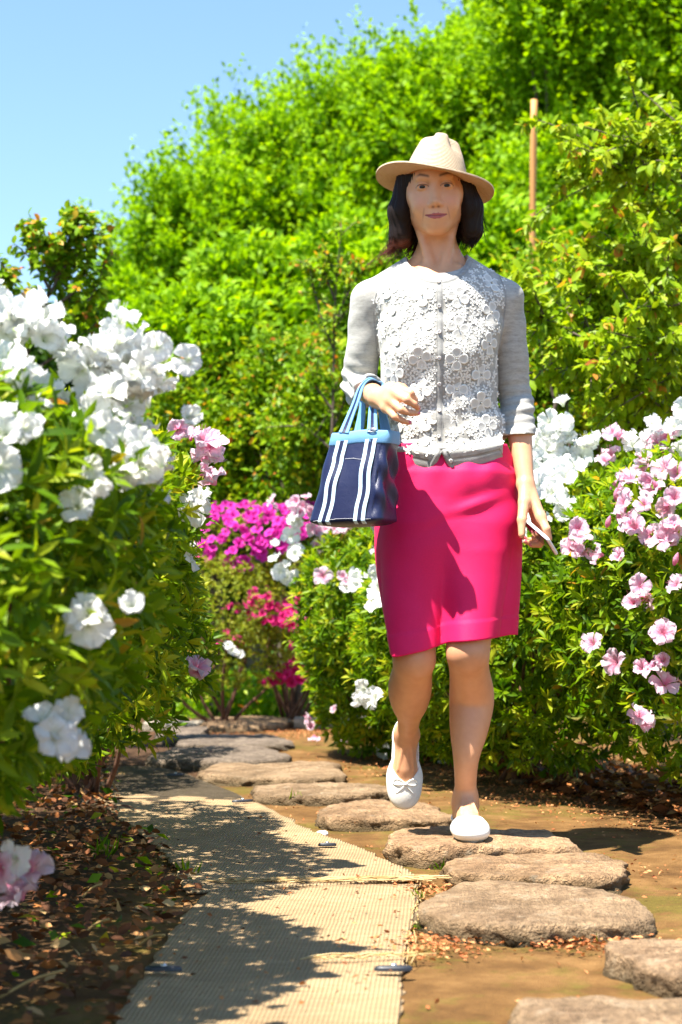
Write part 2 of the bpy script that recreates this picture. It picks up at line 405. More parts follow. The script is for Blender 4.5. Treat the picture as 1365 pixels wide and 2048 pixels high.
# kerb blocks across the end of the path
kerb = None
for k in range(4):
    a = PG(588 + 62*k, 1449, 0.03); b = PG(588+62*k+59, 1449, 0.03)
    me = extrude_poly('kerb_block', [(a[0], a[1]+0.03*k), (b[0], b[1]+0.03*k), (b[0], b[1]+.22+0.03*k), (a[0], a[1]+.22+0.03*k)], -0.03, 0.06, None, 0.02)
    if kerb is None:
        kerb = empty('kerb', (a[0], a[1], 0), 'pale concrete kerb across the far end of the path behind the fallen blossoms', 'kerb')
    link('kerb_block', me, M_conc, kerb)
a = PG(318, 1440, .05); o = link('stepping_stone', lump('stepping_stone', outline(a[0]-.05, a[0]+.24, a[1]-.3, a[1]+.1, 91), .05, 0, 93), M_conc)
tag(o, 'pale flat stone at the far left end, behind the shaded stones', 'stepping stone', 'stepping stones curving along the path')

# pegs / tags that pin the mats, pebble, fallen things
M_black = plain('black_rubber', (0.02, 0.022, 0.028), 0.45, 0.5, 0.2, 80)
M_steel = plain('galvanised_steel', (0.5, 0.5, 0.5), 0.35, 0.5, 0.0, 100, Metallic=0.9)
def peg(px, py, w, label, rot=0.0, z=0.016):
    c = PG(px, py, z); root = empty('mat_peg', c, label, 'peg', 'black pegs pinning the straw mats')
    ol = outline(-w/2, w/2, -w*.16, w*.16, int(px), n=20, power=2.4, jag=.05, rot=rot)
    V = []
    for s, zz in ((1, 0.0), (1.0, .004), (.9, .007), (.01, .008)): V.append(np.concatenate([ol*s, np.full((20, 1), zz)], 1))
    Q = [(k*20+j, k*20+(j+1) % 20, (k+1)*20+(j+1) % 20, (k+1)*20+j) for k in range(3) for j in range(20)]
    link('washer', mesh_np('washer', np.concatenate(V)+c, np.array(Q)), M_black, root)
    a = np.linspace(0, np.pi, 7)
    hd = [(np.sin(x)*0.006*0+0, 0, 0) for x in a]
    Vt, Qt, Tt = tube([c+[0, 0, .006], c+[0, 0, .011]], [.006, .0045], 10); link('nail_head', mesh_np('nail_head', Vt, [Qt, Tt]), M_steel, root)
peg(788, 1941, .060, 'black peg on the right edge of the near mat, beside its crosswise fold', 0.05)
peg(328, 1941, .060, 'black peg on the left edge of the near straw mat', -0.1)
peg(486, 1604, .070, 'black peg at the upper right corner of the far straw mat', 0.4)
peg(655, 1692, .045, 'grey worn peg at the right edge of the far straw mat', 0.1)
peg(352, 1551, .06, 'black peg on the dark slab near the shaded stones', 0.2)
# ================================================================ leaves, bushes, trees
# leaf templates: (along, across, out)
T8 = (np.array([(0, 0, 0), (.30, -.42, .02), (.32, 0, -.03), (.30, .42, .02), (.68, -.40, -.02), (.68, 0, -.06), (.68, .40, -.02), (1, 0, -.16)]),
      np.array([(0, 1, 2), (0, 2, 3), (1, 4, 5), (1, 5, 2), (2, 5, 6), (2, 6, 3), (4, 7, 5), (5, 7, 6)]))
T4 = (np.array([(0, 0, 0), (.45, -.5, .04), (.5, 0, -.04), (.45, .5, .04), (1, 0, -.14)]),
      np.array([(0, 1, 2), (0, 2, 3), (1, 4, 2), (2, 4, 3)]))
T2 = (np.array([(0, 0, 0), (.5, -.5, .05), (.5, .5, .05), (1, 0, -.1)]), np.array([(0, 1, 3), (0, 3, 2)]))
def leaf_frame(d, n):
    d = norm(d); w = norm(np.cross(n, d)); n2 = np.cross(d, w); return d, w, n2
def leaf_mesh(name, pos, d, n, L, W, tint, T=T4):
    d, w, n2 = leaf_frame(d, n); k = len(T[0]); N = len(pos)
    V = pos[:, None, :] + T[0][None, :, 0, None]*d[:, None, :]*L[:, None, None] + T[0][None, :, 1, None]*w[:, None, :]*W[:, None, None] + T[0][None, :, 2, None]*n2[:, None, :]*L[:, None, None]
    Fc = (T[1][None] + (np.arange(N)*k)[:, None, None]).reshape(-1, 3)
    return mesh_np(name, V.reshape(-1, 3), Fc, {'tint': np.repeat(tint, k)})
def proto_leaf(name, T, mat, tint, wl):
    me = mesh_np(name, T[0]*np.array([1, wl, 1]), T[1], {'tint': np.full(len(T[0]), tint)}); me.materials.append(mat); return me

M_az = leaf_mat('azalea_leaf', [(0.0, (0.030, 0.085, 0.003)), (0.45, (0.12, 0.24, 0.005)), (0.8, (0.28, 0.42, 0.010)), (0.93, (0.48, 0.50, 0.03)), (1.0, (0.5, 0.20, 0.03))], 0.52, 0.40)
M_olive = leaf_mat('small_azalea_leaf', [(0.0, (0.07, 0.12, 0.01)), (0.5, (0.22, 0.27, 0.012)), (0.9, (0.32, 0.34, 0.03)), (1.0, (0.36, 0.16, 0.03))], 0.35, 0.45)
M_far = leaf_mat('fresh_tree_leaf', [(0.0, (0.10, 0.23, 0.002)), (0.5, (0.25, 0.47, 0.003)), (1.0, (0.38, 0.58, 0.005))], 0.52, 0.55)
M_cherry = leaf_mat('cherry_leaf', [(0.0, (0.12, 0.24, 0.005)), (0.5, (0.28, 0.43, 0.008)), (0.88, (0.42, 0.50, 0.015)), (0.94, (0.60, 0.32, 0.03)), (1.0, (0.55, 0.17, 0.05))], 0.48, 0.42)
M_shrub = leaf_mat('shrub_leaf', [(0.0, (0.06, 0.15, 0.003)), (0.5, (0.18, 0.34, 0.006)), (0.86, (0.36, 0.47, 0.010)), (0.93, (0.60, 0.38, 0.03)), (1.0, (0.55, 0.15, 0.03))], 0.42, 0.45)
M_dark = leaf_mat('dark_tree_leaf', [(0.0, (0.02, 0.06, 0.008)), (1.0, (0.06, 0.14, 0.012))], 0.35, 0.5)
def bark(name, a, b, sc=40):
    t = NT(name); co = t.coord(); h = t.noise(sc, 5, t.map(co, (1, 1, .25)), 0.7)
    return t.done(t.pbr(t.ramp(h, [(0.3, a), (0.7, b)]), 0.85, t.bump(h, 0.6, 0.01), 0.2))
M_stem = bark('azalea_stem_bark', (0.06, 0.028, 0.018), (0.20, 0.10, 0.06))
M_bark = bark('tree_bark', (0.045, 0.035, 0.025), (0.16, 0.12, 0.09), 25)

def sph(n, r):
    v = r.normal(size=(n, 3)); return norm(v)
def sample_blobs(blobs, n, r, depth=0.25, lump_f=3.0, lump_a=0.10, seed=0, cull=0.55):
    """points in the outer shell of a union of ellipsoids with lumpy skin; returns pos, outward normal, depth 0..1"""
    B = np.array(blobs, float); area = (B[:, 3]*B[:, 4] + B[:, 4]*B[:, 5] + B[:, 3]*B[:, 5])
    pp = []; nn = []; dd = []; got = 0
    while got < n:
        k = r.choice(len(B), size=n*2, p=area/area.sum()); u = sph(n*2, r)
        u[:, 2] = np.where((u[:, 2] < -0.3) & (r.uniform(size=len(u)) < 0.4), -u[:, 2], u[:, 2])
        dep = r.uniform(0, 1, n*2)**1.5*depth
        c = B[k, :3]; rad = B[k, 3:6]
        lum = 1 + lump_a*vnoise(c + u*rad, seed+7, lump_f)
        p = c + u*rad*((1-dep)*lum)[:, None]; nr = norm(u/rad)
        ok = np.ones(len(p), bool)
        for b in range(len(B)):
            q = np.linalg.norm((p-B[b, :3])/B[b, 3:6], axis=1); ok &= (q > (1-depth*1.1)) | (k == b)
        # fewer on the side turned away
        away = (nr[:, 1] > 0.45) & (r.uniform(size=len(p)) < cull); ok &= ~away
        ok &= p[:, 2] > 0.02
        pp.append(p[ok]); nn.append(nr[ok]); dd.append(dep[ok]/max(depth, 1e-6)); got += ok.sum()
    return np.concatenate(pp)[:n], np.concatenate(nn)[:n], np.concatenate(dd)[:n]

def whorls(p, nr, dep, r, leaves=7, L=0.045, W=0.26, open_=(0.35, 1.15), tipbias=0.0, up=0.45):
    """rosettes of leaves at the shoot tips, the way azaleas carry them"""
    N = len(p); ax = norm(nr + np.array([0, 0, up]) + r.normal(0, 0.38, (N, 3)))
    a = norm(np.cross(ax, sph(N, r))); b = np.cross(ax, a); P_, D_, N_, L_, T_ = [], [], [], [], []
    base_t = np.clip(0.35 + 0.22*r.normal(size=N), 0, 0.9)
    for k in range(leaves):
        keep = r.uniform(size=N) < 0.9
        ph = 2.399*k + r.uniform(0, 0.6, N); op = open_[0] + (open_[1]-open_[0])*((k+0.5)/leaves) + r.normal(0, 0.12, N)
        d = ax*np.cos(op)[:, None] + (a*np.cos(ph)[:, None] + b*np.sin(ph)[:, None])*np.sin(op)[:, None]
        d[:, 2] -= 0.10
        ln = L*(0.65 + 0.45*(k/leaves) + r.uniform(-0.15, 0.25, N))
        P_.append((p - ax*(0.012*k/leaves))[keep]); D_.append(norm(d)[keep]); N_.append((ax + r.normal(0, 0.2, (N, 3)))[keep]); L_.append(ln[keep])
        T_.append(np.clip(base_t + (0.35 - 0.3*k/leaves) + r.normal(0, 0.08, N), 0, 0.9)[keep])
    P_, D_, N_, L_, T_ = map(np.concatenate, (P_, D_, N_, L_, T_))
    odd = r.uniform(size=len(T_)); T_ = np.where(odd > 0.985, r.uniform(0.93, 1, len(T_)), T_)
    return P_, D_, N_, L_, L_*W, T_

def split_leaves(root, name, data, mat, T, nsingle=300, tints=(0.15, 0.4, 0.6, 0.82)):
    """the leaves that show largest become parts, the rest one part of the bush"""
    P_, D_, N_, L_, W_, T_ = data
    px, py, fw = proj(P_); inside = (px > -40) & (px < 1405) & (py > -40) & (py < 2090) & (fw > 0.3)
    facing = (P_[:, 1] - np.median(P_[:, 1]))
    size = np.where(inside, L_/np.maximum(fw, .3), 0)
    order = np.argsort(-size)[:nsingle]
    order = order[size[order] > 0]
    sel = np.zeros(len(P_), bool); sel[order] = True
    protos = [proto_leaf('leaf', T, mat, t, 1.0) for t in tints]
    d, w, n2 = leaf_frame(D_, N_)
    for i in order:
        k = int(np.argmin([abs(T_[i]-t) for t in tints]))
        M = Matrix.Identity(4)
        for c, (v, s) in enumerate(((d[i], L_[i]), (w[i], W_[i]), (n2[i], L_[i]))):
            for q in range(3): M[q][c] = float(v[q]*s)
        for q in range(3): M[q][3] = float(P_[i][q])
        place('leaf', protos[k], root, M)
    s = ~sel
    if not s.any(): return
    o = link(name, leaf_mesh(name, P_[s], D_[s], N_[s], L_[s], W_[s], T_[s], T), mat, root); o['kind'] = 'stuff'

def stems(root, base, tips, r, mat, r0=0.012, r1=0.003, wob=0.05, name='stem', sides=6):
    for k, t in enumerate(tips):
        b = np.array(base) + r.normal(0, 0.03, 3)*[1, 1, 0]; t = np.array(t)
        m1 = b + (t-b)*0.35 + r.normal(0, wob, 3); m2 = b + (t-b)*0.7 + r.normal(0, wob, 3); m1[2] = max(m1[2], .03)
        path = spline([b, m1, m2, t], 14); V, Q, T = tube(path, np.linspace(r0, r1, 14), sides)
        link(name, mesh_np(name, V, [Q, T]), mat, root)

# ---------------------------------------------------------------- blossoms
def blossom_mesh(name, seed, open_=1.0, petals=5, ruffle=0.10, deep=0.5):
    r = np.random.default_rng(seed); A = Acc(); nu, nv = 6, 6
    for k in range(petals):
        a0 = 2*np.pi*k/petals + r.normal(0, 0.05); ln = 1 + r.normal(0, 0.05); V = []; C = []
        curl = 0.25 + r.uniform(-0.1, 0.25)
        for i in range(nu):
            u = i/(nu-1)
            wid = (0.11 + 0.36*math.sin(min(u*1.25, 1.0)*math.pi/2)**1.3)*(1 - 0.75*max(0, (u-0.72)/0.28)**2)
            for j in range(nv):
                v = j/(nv-1)*2-1
                rad = 0.05 + open_*(0.95*u**1.25)*ln; side = v*wid*(0.35+0.75*u)*1.05
                z = 0.55*(1-(1-u)**1.7)*(1.35-open_*0.55) - open_*curl*u**4*0.6 + ruffle*.8*u*u*math.sin(5*v + seed + k*2.1)*(0.5+abs(v)) + 0.10*v*v*u
                x = rad*math.cos(a0) - side*math.sin(a0); y = rad*math.sin(a0) + side*math.cos(a0)
                V.append((x, y, z)); C.append(min(1, max(0, u*0.95 + 0.12*abs(v) + (0.0 if k else -deep*0.35*math.exp(-((u-.55)/.25)**2)))))
        Q = [(i*nv+j, (i+1)*nv+j, (i+1)*nv+j+1, i*nv+j+1) for i in range(nu-1) for j in range(nv-1)]
        A.add(V, Q, None, np.array(C))
    for k in range(5):
        a = r.uniform(0, 6.28); t = r.uniform(0.1, 0.3)
        A.tube([(0, 0, 0.05), (t*math.cos(a), t*math.sin(a), .45), (1.5*t*math.cos(a), 1.5*t*math.sin(a), .85)], 0.014, 3, 0.30, False)
    return A.mesh(name)
def bud_mesh(name):
    A = Acc(); n = 8; V = []; C = []
    for i, (z, q) in enumerate(((0, .08), (.25, .2), (.55, .24), (.85, .15), (1.1, .02))):
        for j in range(n):
            a = j/n*2*np.pi; V.append((q*math.cos(a+.3*i), q*math.sin(a+.3*i), z)); C.append(.1 + z*.35)
    Q = [(i*n+j, i*n+(j+1) % n, (i+1)*n+(j+1) % n, (i+1)*n+j) for i in range(4) for j in range(n)]
    A.add(V, Q, None, np.array(C)); return A.mesh(name)
def petal_mat(name, stops, transl=0.5, streak=None):
    t = NT(name); c = t.ramp(t.attr('tint'), stops)
    if streak: c = t.mix(t.math('MULTIPLY', t.ramp(t.noise(1.6, 3, None, 0.6), [(0.45, 0.0), (0.7, 1.0)]), 0.55), c, streak)
    p = t.pbr(c, 0.55, t.bump(t.noise(6, 3), 0.25, 0.05), 0.25)
    tr = t.n('ShaderNodeBsdfTranslucent', Color=c).outputs[0]
    return t.done(t.n('ShaderNodeMixShader', Fac=transl, i1=p, i2=tr).outputs[0])
M_white = petal_mat('white_petal', [(0.0, (0.50, 0.62, 0.25)), (0.25, (0.76, 0.78, 0.68)), (0.5, (0.84, 0.84, 0.81)), (1.0, (0.86, 0.86, 0.84))])
M_pink = petal_mat('pink_petal', [(0.0, (0.66, 0.14, 0.25)), (0.25, (0.72, 0.24, 0.38)), (0.5, (0.76, 0.42, 0.55)), (0.85, (0.78, 0.55, 0.64)), (1.0, (0.80, 0.66, 0.72))], streak=(0.80, 0.72, 0.76))
M_mag = petal_mat('magenta_petal', [(0.0, (0.42, 0.01, 0.18)), (0.4, (0.66, 0.02, 0.36)), (1.0, (0.74, 0.05, 0.48))], 0.4)
M_crim = petal_mat('crimson_petal', [(0.0, (0.40, 0.005, 0.08)), (0.4, (0.60, 0.01, 0.14)), (1.0, (0.70, 0.03, 0.24))], 0.4)
BL = {}
for key, mat in (('white', M_white), ('pink', M_pink), ('magenta', M_mag), ('crimson', M_crim)):
    lst = []
    for s in range(5):
        me = blossom_mesh('blossom', 10*s+3, (0.85, 0.95, 0.65, 0.9, 0.5)[s], ruffle=.20 if key in ('white', 'pink') else .05); me.materials.append(mat); lst.append(me)
    bd = bud_mesh('bud'); bd.materials.append(mat); BL[key] = (lst, bd)
def ray_blobs(px, py, blobs):
    d = P(px, py, 1.0) - np.array([0, 0, HC]); o = np.array([0, 0, HC]); best = None
    for b in blobs:
        c = np.array(b[:3]); s = np.array(b[3:6]); oo = (o-c)/s; dd = d/s
        A_, B_, C_ = dd@dd, 2*oo@dd, oo@oo-1; disc = B_*B_-4*A_*C_
        if disc < 0:
            t = -B_/(2*A_); q = np.linalg.norm(oo+dd*t)
            cand = (q-1+1e3, t, (oo+dd*t)/s)
        else:
            t = (-B_-math.sqrt(disc))/(2*A_); cand = (t, t, (oo+dd*t)/s)
        if best is None or cand[0] < best[0]: best = cand
    return o + d*best[1], norm(best[2])
def put_blossom(root, key, p, n, size, r, name='blossom', bud=False):
    lst, bd = BL[key]
    me = bd if bud else lst[r.integers(0, 5)]
    z = norm(n); x = norm(np.cross(z, sph(1, r)[0])); y = np.cross(z, x)
    place(name, me, root, basis(x, y, z, np.asarray(p) - z*size*0.25, size))
def blooms(root, blobs, key, spots, r, size=0.045, push=0.01, cluster=2, spread=0.85, face=0.5):
    """spots: (px, py[, number[, size factor]])"""
    for sp in spots:
        px, py = sp[0], sp[1]; m = sp[2] if len(sp) > 2 else cluster; sf = sp[3] if len(sp) > 3 else 1.0
        p0, n0 = ray_blobs(px, py, blobs)
        view = norm(np.array([0, 0, HC]) - p0)
        for k in range(m):
            off = r.normal(0, spread*size, 3) if k else np.zeros(3)
            n = norm(n0*0.35 + view*face + np.array(SUN)*.6 + r.normal(0, .52, 3))
            put_blossom(root, key, p0 + view*push*4.5 + off + n0*push, n, size*sf*r.uniform(0.85, 1.12), r)

def azalea(label, base, blobs, nwh, L=0.045, leaves=7, mat=None, T=T8, seed=0, depth=0.3, nstem=9, group='azalea bushes lining the path', W=0.27, single=300, lump_a=0.10, cull=0.55, up=.45, name='azalea_bush'):
    r = np.random.default_rng(seed); root = empty(name, (base[0], base[1], 0), label, 'azalea', group)
    p, n, d = sample_blobs(blobs, nwh, r, depth, 4.0, lump_a, seed, cull)
    data = whorls(p, n, d, r, leaves, L, W, up=up)
    split_leaves(root, 'foliage', data, mat or M_az, T, single)
    tips = []
    B = np.array(blobs)
    for k in range(nstem):
        b = B[r.integers(0, len(B))]; u = sph(1, r)[0]; u[2] = abs(u[2])*0.6
        tips.append(b[:3] + u*b[3:6]*0.75)
    stems(root, (base[0], base[1], -0.02), tips, r, M_stem)
    return root, r

# right hedge: three bushes
R1 = [(1.20, 5.15, .60, .62, .72, .52), (1.55, 4.75, .62, .55, .6, .48)]
r1, rg = azalea('pink azalea bush at the right edge, nearest on the right side of the path', (1.25, 5.3), R1, 4300, 0.050, 7, seed=21, W=.30)
blooms(r1, R1, 'pink', [(1320, 890, 2), (1345, 880, 3), (1290, 925, 3), (1330, 940, 2), (1250, 965, 2), (1310, 985, 3), (1352, 1000, 2), (1275, 1058, 3), (1262, 1045, 2), (1165, 1075, 3), (1150, 1100, 1), (1205, 1112, 1), (1243, 1118, 1),
   (1330, 1080, 2), (1345, 1062, 2), (1290, 1190, 2), (1270, 1205, 2), (1355, 1170, 1), (1330, 1260, 2), (1310, 1330, 2), (1190, 1285, 1, 1.1), (1235, 1322, 1), (1288, 1335, 1), (1330, 1318, 1), (1287, 1440, 1), (1285, 1425, 1, .9), (1258, 1000, 1), (1240, 880, 2), (1215, 925, 2)], rg, 0.041, .01, 2, .7)
blooms(r1, R1, 'white', [(1320, 868, 4), (1350, 858, 3), (1270, 895, 2), (1360, 905, 2)], rg, 0.042)
for (x, y) in ((1225, 975), (1240, 985), (1232, 995), (1248, 1022), (1215, 1050), (1238, 1040), (1300, 965), (1318, 975), (1350, 1125)):
    p0, n0 = ray_blobs(x, y, R1); put_blossom(r1, 'pink', p0 + (np.array([0, 0, HC])-p0)*.01, norm(np.array([rg.normal(0, .4), -.3, 1])), .034, rg, 'bud', True)
R2 = [(.72, 5.75, .58, .48, .60, .50), (.45, 6.2, .50, .42, .55, .45)]
r2, rg = azalea('white azalea bush directly behind her hand with the phone', (.65, 6.1), R2, 3900, 0.052, 7, seed=22, W=.30)
blooms(r2, R2, 'white', [(1100, 862, 2), (1125, 868, 2), (1085, 885, 2), (1110, 905, 2), (1140, 900, 2), (1165, 910, 2), (1185, 905, 2), (1080, 920, 2), (1125, 930, 2), (1075, 960, 2), (1100, 975, 2), (1130, 968, 2), (1080, 990, 2), (1105, 1000, 2), (1140, 1030, 2), (1128, 1040, 1), (1150, 950, 2), (1070, 900, 2), (1065, 940, 2), (1035, 1085, 2), (1160, 930, 2), (1062, 975, 2), (735, 1385, 2), (742, 1372, 1), (770, 1185, 2), (760, 1155, 1)], rg, 0.050, .03, 2, .8)
R3 = [(.22, 7.2, .56, .42, .62, .50), (.50, 6.9, .50, .45, .5, .48), (.10, 7.3, .36, .24, .45, .34)]
r3, rg = azalea('azalea bush behind the bag with pale pink and white flowers', (.3, 7.4), R3, 4300, 0.052, 7, seed=23, W=.30)
blooms(r3, R3, 'white', [(590, 1050, 3), (600, 1035, 3), (585, 1075, 2), (590, 1110, 3), (575, 1135, 4), (600, 1105, 2), (565, 1145, 2), (715, 1165, 4), (722, 1158, 2), (770, 1100, 2)], rg, 0.043)
blooms(r3, R3, 'pink', [(548, 1003, 2, .8), (590, 1012, 3, .9), (610, 1015, 3, .9), (625, 1025, 3), (690, 1058, 2), (675, 1060, 2), (700, 1165, 1, .8), (690, 1155, 2), (640, 1070, 2), (655, 1062, 2), (623, 1435, 1, .9), (628, 1450, 1, .8), (673, 1415, 1, .6), (760, 1060, 3)], rg, 0.043)
# magenta azalea and small-leaved shrub at the end of the path
MB = [(-.38, 9.5, 1.00, .42, .42, .24), (-.28, 9.6, .80, .36, .35, .25), (-.12, 9.5, .52, .26, .3, .24), (-.34, 9.5, .50, .28, .3, .18)]
m1, rg = azalea('magenta azalea bush with several dark trunks at the far end of the path', (-.29, 9.75), MB, 1500, 0.030, 6, mat=M_olive, T=T4, seed=24, depth=.35, nstem=9, W=.4, group='small-leaved azaleas at the far end')
for k in range(215):
    x = rg.uniform(400, 660); top = 1008 + 0.05*abs(x-520); bot = 1095 + 45*math.exp(-((x-470)/60)**2) - 30*max(0, (x-560)/80)
    y = rg.uniform(top, bot)
    if y < 1030 and x < 420: y += 30
    blooms(m1, MB, 'magenta', [(x, y, 1)], rg, 0.033, .02)
blooms(m1, MB, 'crimson', [(525, 1188, 3), (545, 1195, 3), (515, 1200, 1), (598, 1190, 3), (588, 1205, 2), (520, 1240, 2), (545, 1250, 3), (565, 1248, 3), (478, 1278, 3), (492, 1275, 2), (597, 1285, 3), (575, 1332, 4), (560, 1325, 2), (612, 1335, 3), (632, 1332, 2), (405, 1108, 2), (595, 1250, 2), (612, 1265, 1)], rg, 0.039, .06)
SB = [(-.62, 9.1, .66, .34, .38, .26), (-.78, 9.0, .48, .36, .4, .30), (-.48, 9.2, .40, .28, .3, .2)]
for k in range(34):
    x, y = rg.uniform(470, 650), rg.uniform(1175, 1345)
    if x > 470 + (y-1175)*.25: blooms(m1, MB, 'crimson', [(x, y, 2)], rg, 0.037, .05)
s1, rg = azalea('olive green small-leaved bush left of the magenta azalea', (-.66, 9.3), SB, 2000, 0.026, 6, mat=M_olive, T=T4, seed=25, depth=.35, nstem=7, W=.42, group='small-leaved azaleas at the far end')
blooms(s1, SB, 'white', [(463, 1300, 2), (455, 1290, 1), (470, 1305, 1), (378, 1095, 2), (372, 1105, 2)], rg, 0.032)
# left row
L2B = [(-.92, 4.05, .60, .58, .75, .43), (-.80, 4.6, .55, .45, .6, .38), (-.60, 3.75, .82, .29, .6, .22)]
l2, rg = azalea('left azalea bush behind the nearest white one, pink flowers at its tip', (-.95, 4.3), L2B, 3900, 0.050, 7, seed=26, W=.30)
blooms(l2, L2B, 'pink', [(402, 885, 1), (415, 895, 2), (412, 912, 1), (375, 880, 1), (350, 866, 1), (418, 965, 2), (388, 1330, 1, 1.2), (392, 1340, 1)], rg, 0.043)
blooms(l2, L2B, 'white', [(395, 990, 2), (385, 1000, 1), (378, 1008, 1), (372, 1110, 1)], rg, 0.040)
L3B = [(-1.20, 5.9, .52, .52, .7, .40), (-1.05, 6.8, .48, .45, .6, .38)]
l3, rg = azalea('leafy azalea bush without flowers whose bare stems show by the dark slab', (-.86, 5.75), L3B, 3000, 0.048, 7, seed=27, W=.28)
stems(l3, (-.84, 5.6, -.02), [(-.62, 5.4, .34), (-.72, 5.3, .42), (-.95, 5.2, .45), (-.6, 5.7, .5), (-1.0, 5.5, .4), (-.70, 5.0, .30)], rg, M_stem, 0.011, .004, .02)
L1B = [(-.78, 2.75, .66, .50, .62, .40), (-.62, 2.55, .55, .30, .45, .28), (-.95, 2.1, .62, .42, .5, .38), (-.52, 2.75, .76, .22, .5, .17)]
l1, rg = azalea('white azalea bush in the left foreground, out of focus', (-.95, 2.9), L1B, 3500, 0.052, 6, seed=28, W=.30, depth=.32)
blooms(l1, L1B, 'white', [(40, 650, 3, 1.1), (80, 640, 3, 1.1), (10, 640, 3, 1.1), (110, 670, 1), (20, 665, 2), (60, 625, 2), (190, 700, 4), (225, 705, 4), (160, 740, 3), (255, 730, 4), (285, 725, 3), (315, 740, 3), (200, 750, 4), (240, 765, 3), (120, 700, 2), (60, 750, 3), (25, 745, 2), (205, 800, 4), (250, 810, 4), (280, 800, 3), (180, 830, 3), (220, 850, 3), (280, 860, 2), (250, 920, 4), (290, 910, 4), (320, 930, 3), (270, 950, 3), (240, 950, 2),
   (5, 830, 3), (8, 870, 3), (175, 935, 2, .8), (150, 1010, 2, .8), (165, 1230, 2, .9), (170, 1250, 1), (85, 1440, 2), (115, 1450, 2), (130, 1430, 1), (310, 770, 3), (5, 720, 3)], rg, 0.037, .004)
blooms(l1, L1B, 'white', [(45, 1735, 1), (30, 1720, 1)], rg, .034, .0)
blooms(l1, L1B, 'pink', [(20, 1760, 2, 1.1), (40, 1790, 2, 1.1), (0, 1740, 1)], rg, 0.034, .0)
# low twigs hanging before the left bed
# ---------------------------------------------------------------- trees
def tree(name, label, cat, group, base, blobs, ntuft, per, L, mat, seed, trunk_r=0.06, T=T2, up=0.9, shoot=0.30, depth=0.35, wl=0.62, cull=0.7, lump_a=0.22, lump_f=2.2, spread=0.35, tiporange=0.0, droop=0.0, limbs=9, bmat=None, gaps=0):
    r = np.random.default_rng(seed); root = empty(name, (base[0], base[1], 0), label, cat, group)
    p, n, d = sample_blobs(blobs, int(ntuft*1.25), r, depth, lump_f, lump_a, seed, cull)
    if gaps: kp = vnoise(p, seed+31, 2.6) + .5*vnoise(p, seed+32, 6.0) > -gaps; p, n, d = p[kp], n[kp], d[kp]
    ntuft = len(p)
    ax = norm(n + np.array([0, 0, up]) + r.normal(0, .3, (ntuft, 3)))
    u = r.uniform(0, 1, (ntuft, per)); ln = shoot*r.uniform(.6, 1.3, ntuft)
    pos = p[:, None] + ax[:, None]*(u*ln[:, None])[..., None] + r.normal(0, 1, (ntuft, per, 3))*(shoot*spread*(1-0.75*u))[..., None]
    dd = norm(ax[:, None] + 1.3*r.normal(0, 1, (ntuft, per, 3))*0.8 - np.array([0, 0, droop])); nn = norm(r.normal(0, .6, (ntuft, per, 3)) + np.array([-.2, -.4, .75]))
    tt = np.clip((0.42 + .2*r.normal(size=ntuft))[:, None] + 0.28*(u-.5) + .1*r.normal(size=(ntuft, per)), 0, .88)
    if tiporange: tt = np.where((u > .8) & (r.uniform(size=u.shape) < tiporange), r.uniform(.92, 1, u.shape), tt)
    M = ntuft*per; LL = L*r.uniform(.6, 1.25, M)
    pos = pos.reshape(-1, 3); ok = pos[:, 2] > 0.02
    o = link('crown', leaf_mesh('crown', pos[ok], dd.reshape(-1, 3)[ok], nn.reshape(-1, 3)[ok], LL[ok], (LL*wl)[ok], tt.ravel()[ok], T), mat, root); o['kind'] = 'stuff'
    B = np.array(blobs); top = B[:, :3].mean(0) + [0, 0, B[:, 5].max()*.6]
    path = spline([(base[0], base[1], -.05), (base[0]+r.normal(0, .05), base[1], top[2]*.35), (top[0]*.4+base[0]*.6, top[1], top[2]*.7), top], 16)
    V, Q, Tt = tube(path, np.linspace(trunk_r, trunk_r*.25, 16), 10); tr = link('trunk', mesh_np('trunk', V, [Q, Tt]), bmat or M_bark, root)
    for k in range(limbs):
        s = path[r.integers(4, 13)]; b = B[r.integers(0, len(B))]; q = b[:3] + sph(1, r)[0]*b[3:6]*.75; q[2] = max(q[2], s[2]+.1)
        pt = spline([s, s+(q-s)*.5 + r.normal(0, .05, 3) - [0, 0, .05], q], 10); V, Q, Tt = tube(pt, np.linspace(trunk_r*.45, trunk_r*.1, 10), 6)
        link('limb', mesh_np('limb', V, [Q, Tt]), bmat or M_bark, root)
    return root, r
def pxblob(cx, cy, rx, ry, Y, ryd=None):
    s = F/Y; c = P(cx, cy, Y); return (c[0], Y, c[2], rx/s, ryd or (rx/s), ry/s)
GF = 'tall fresh green trees behind the garden'
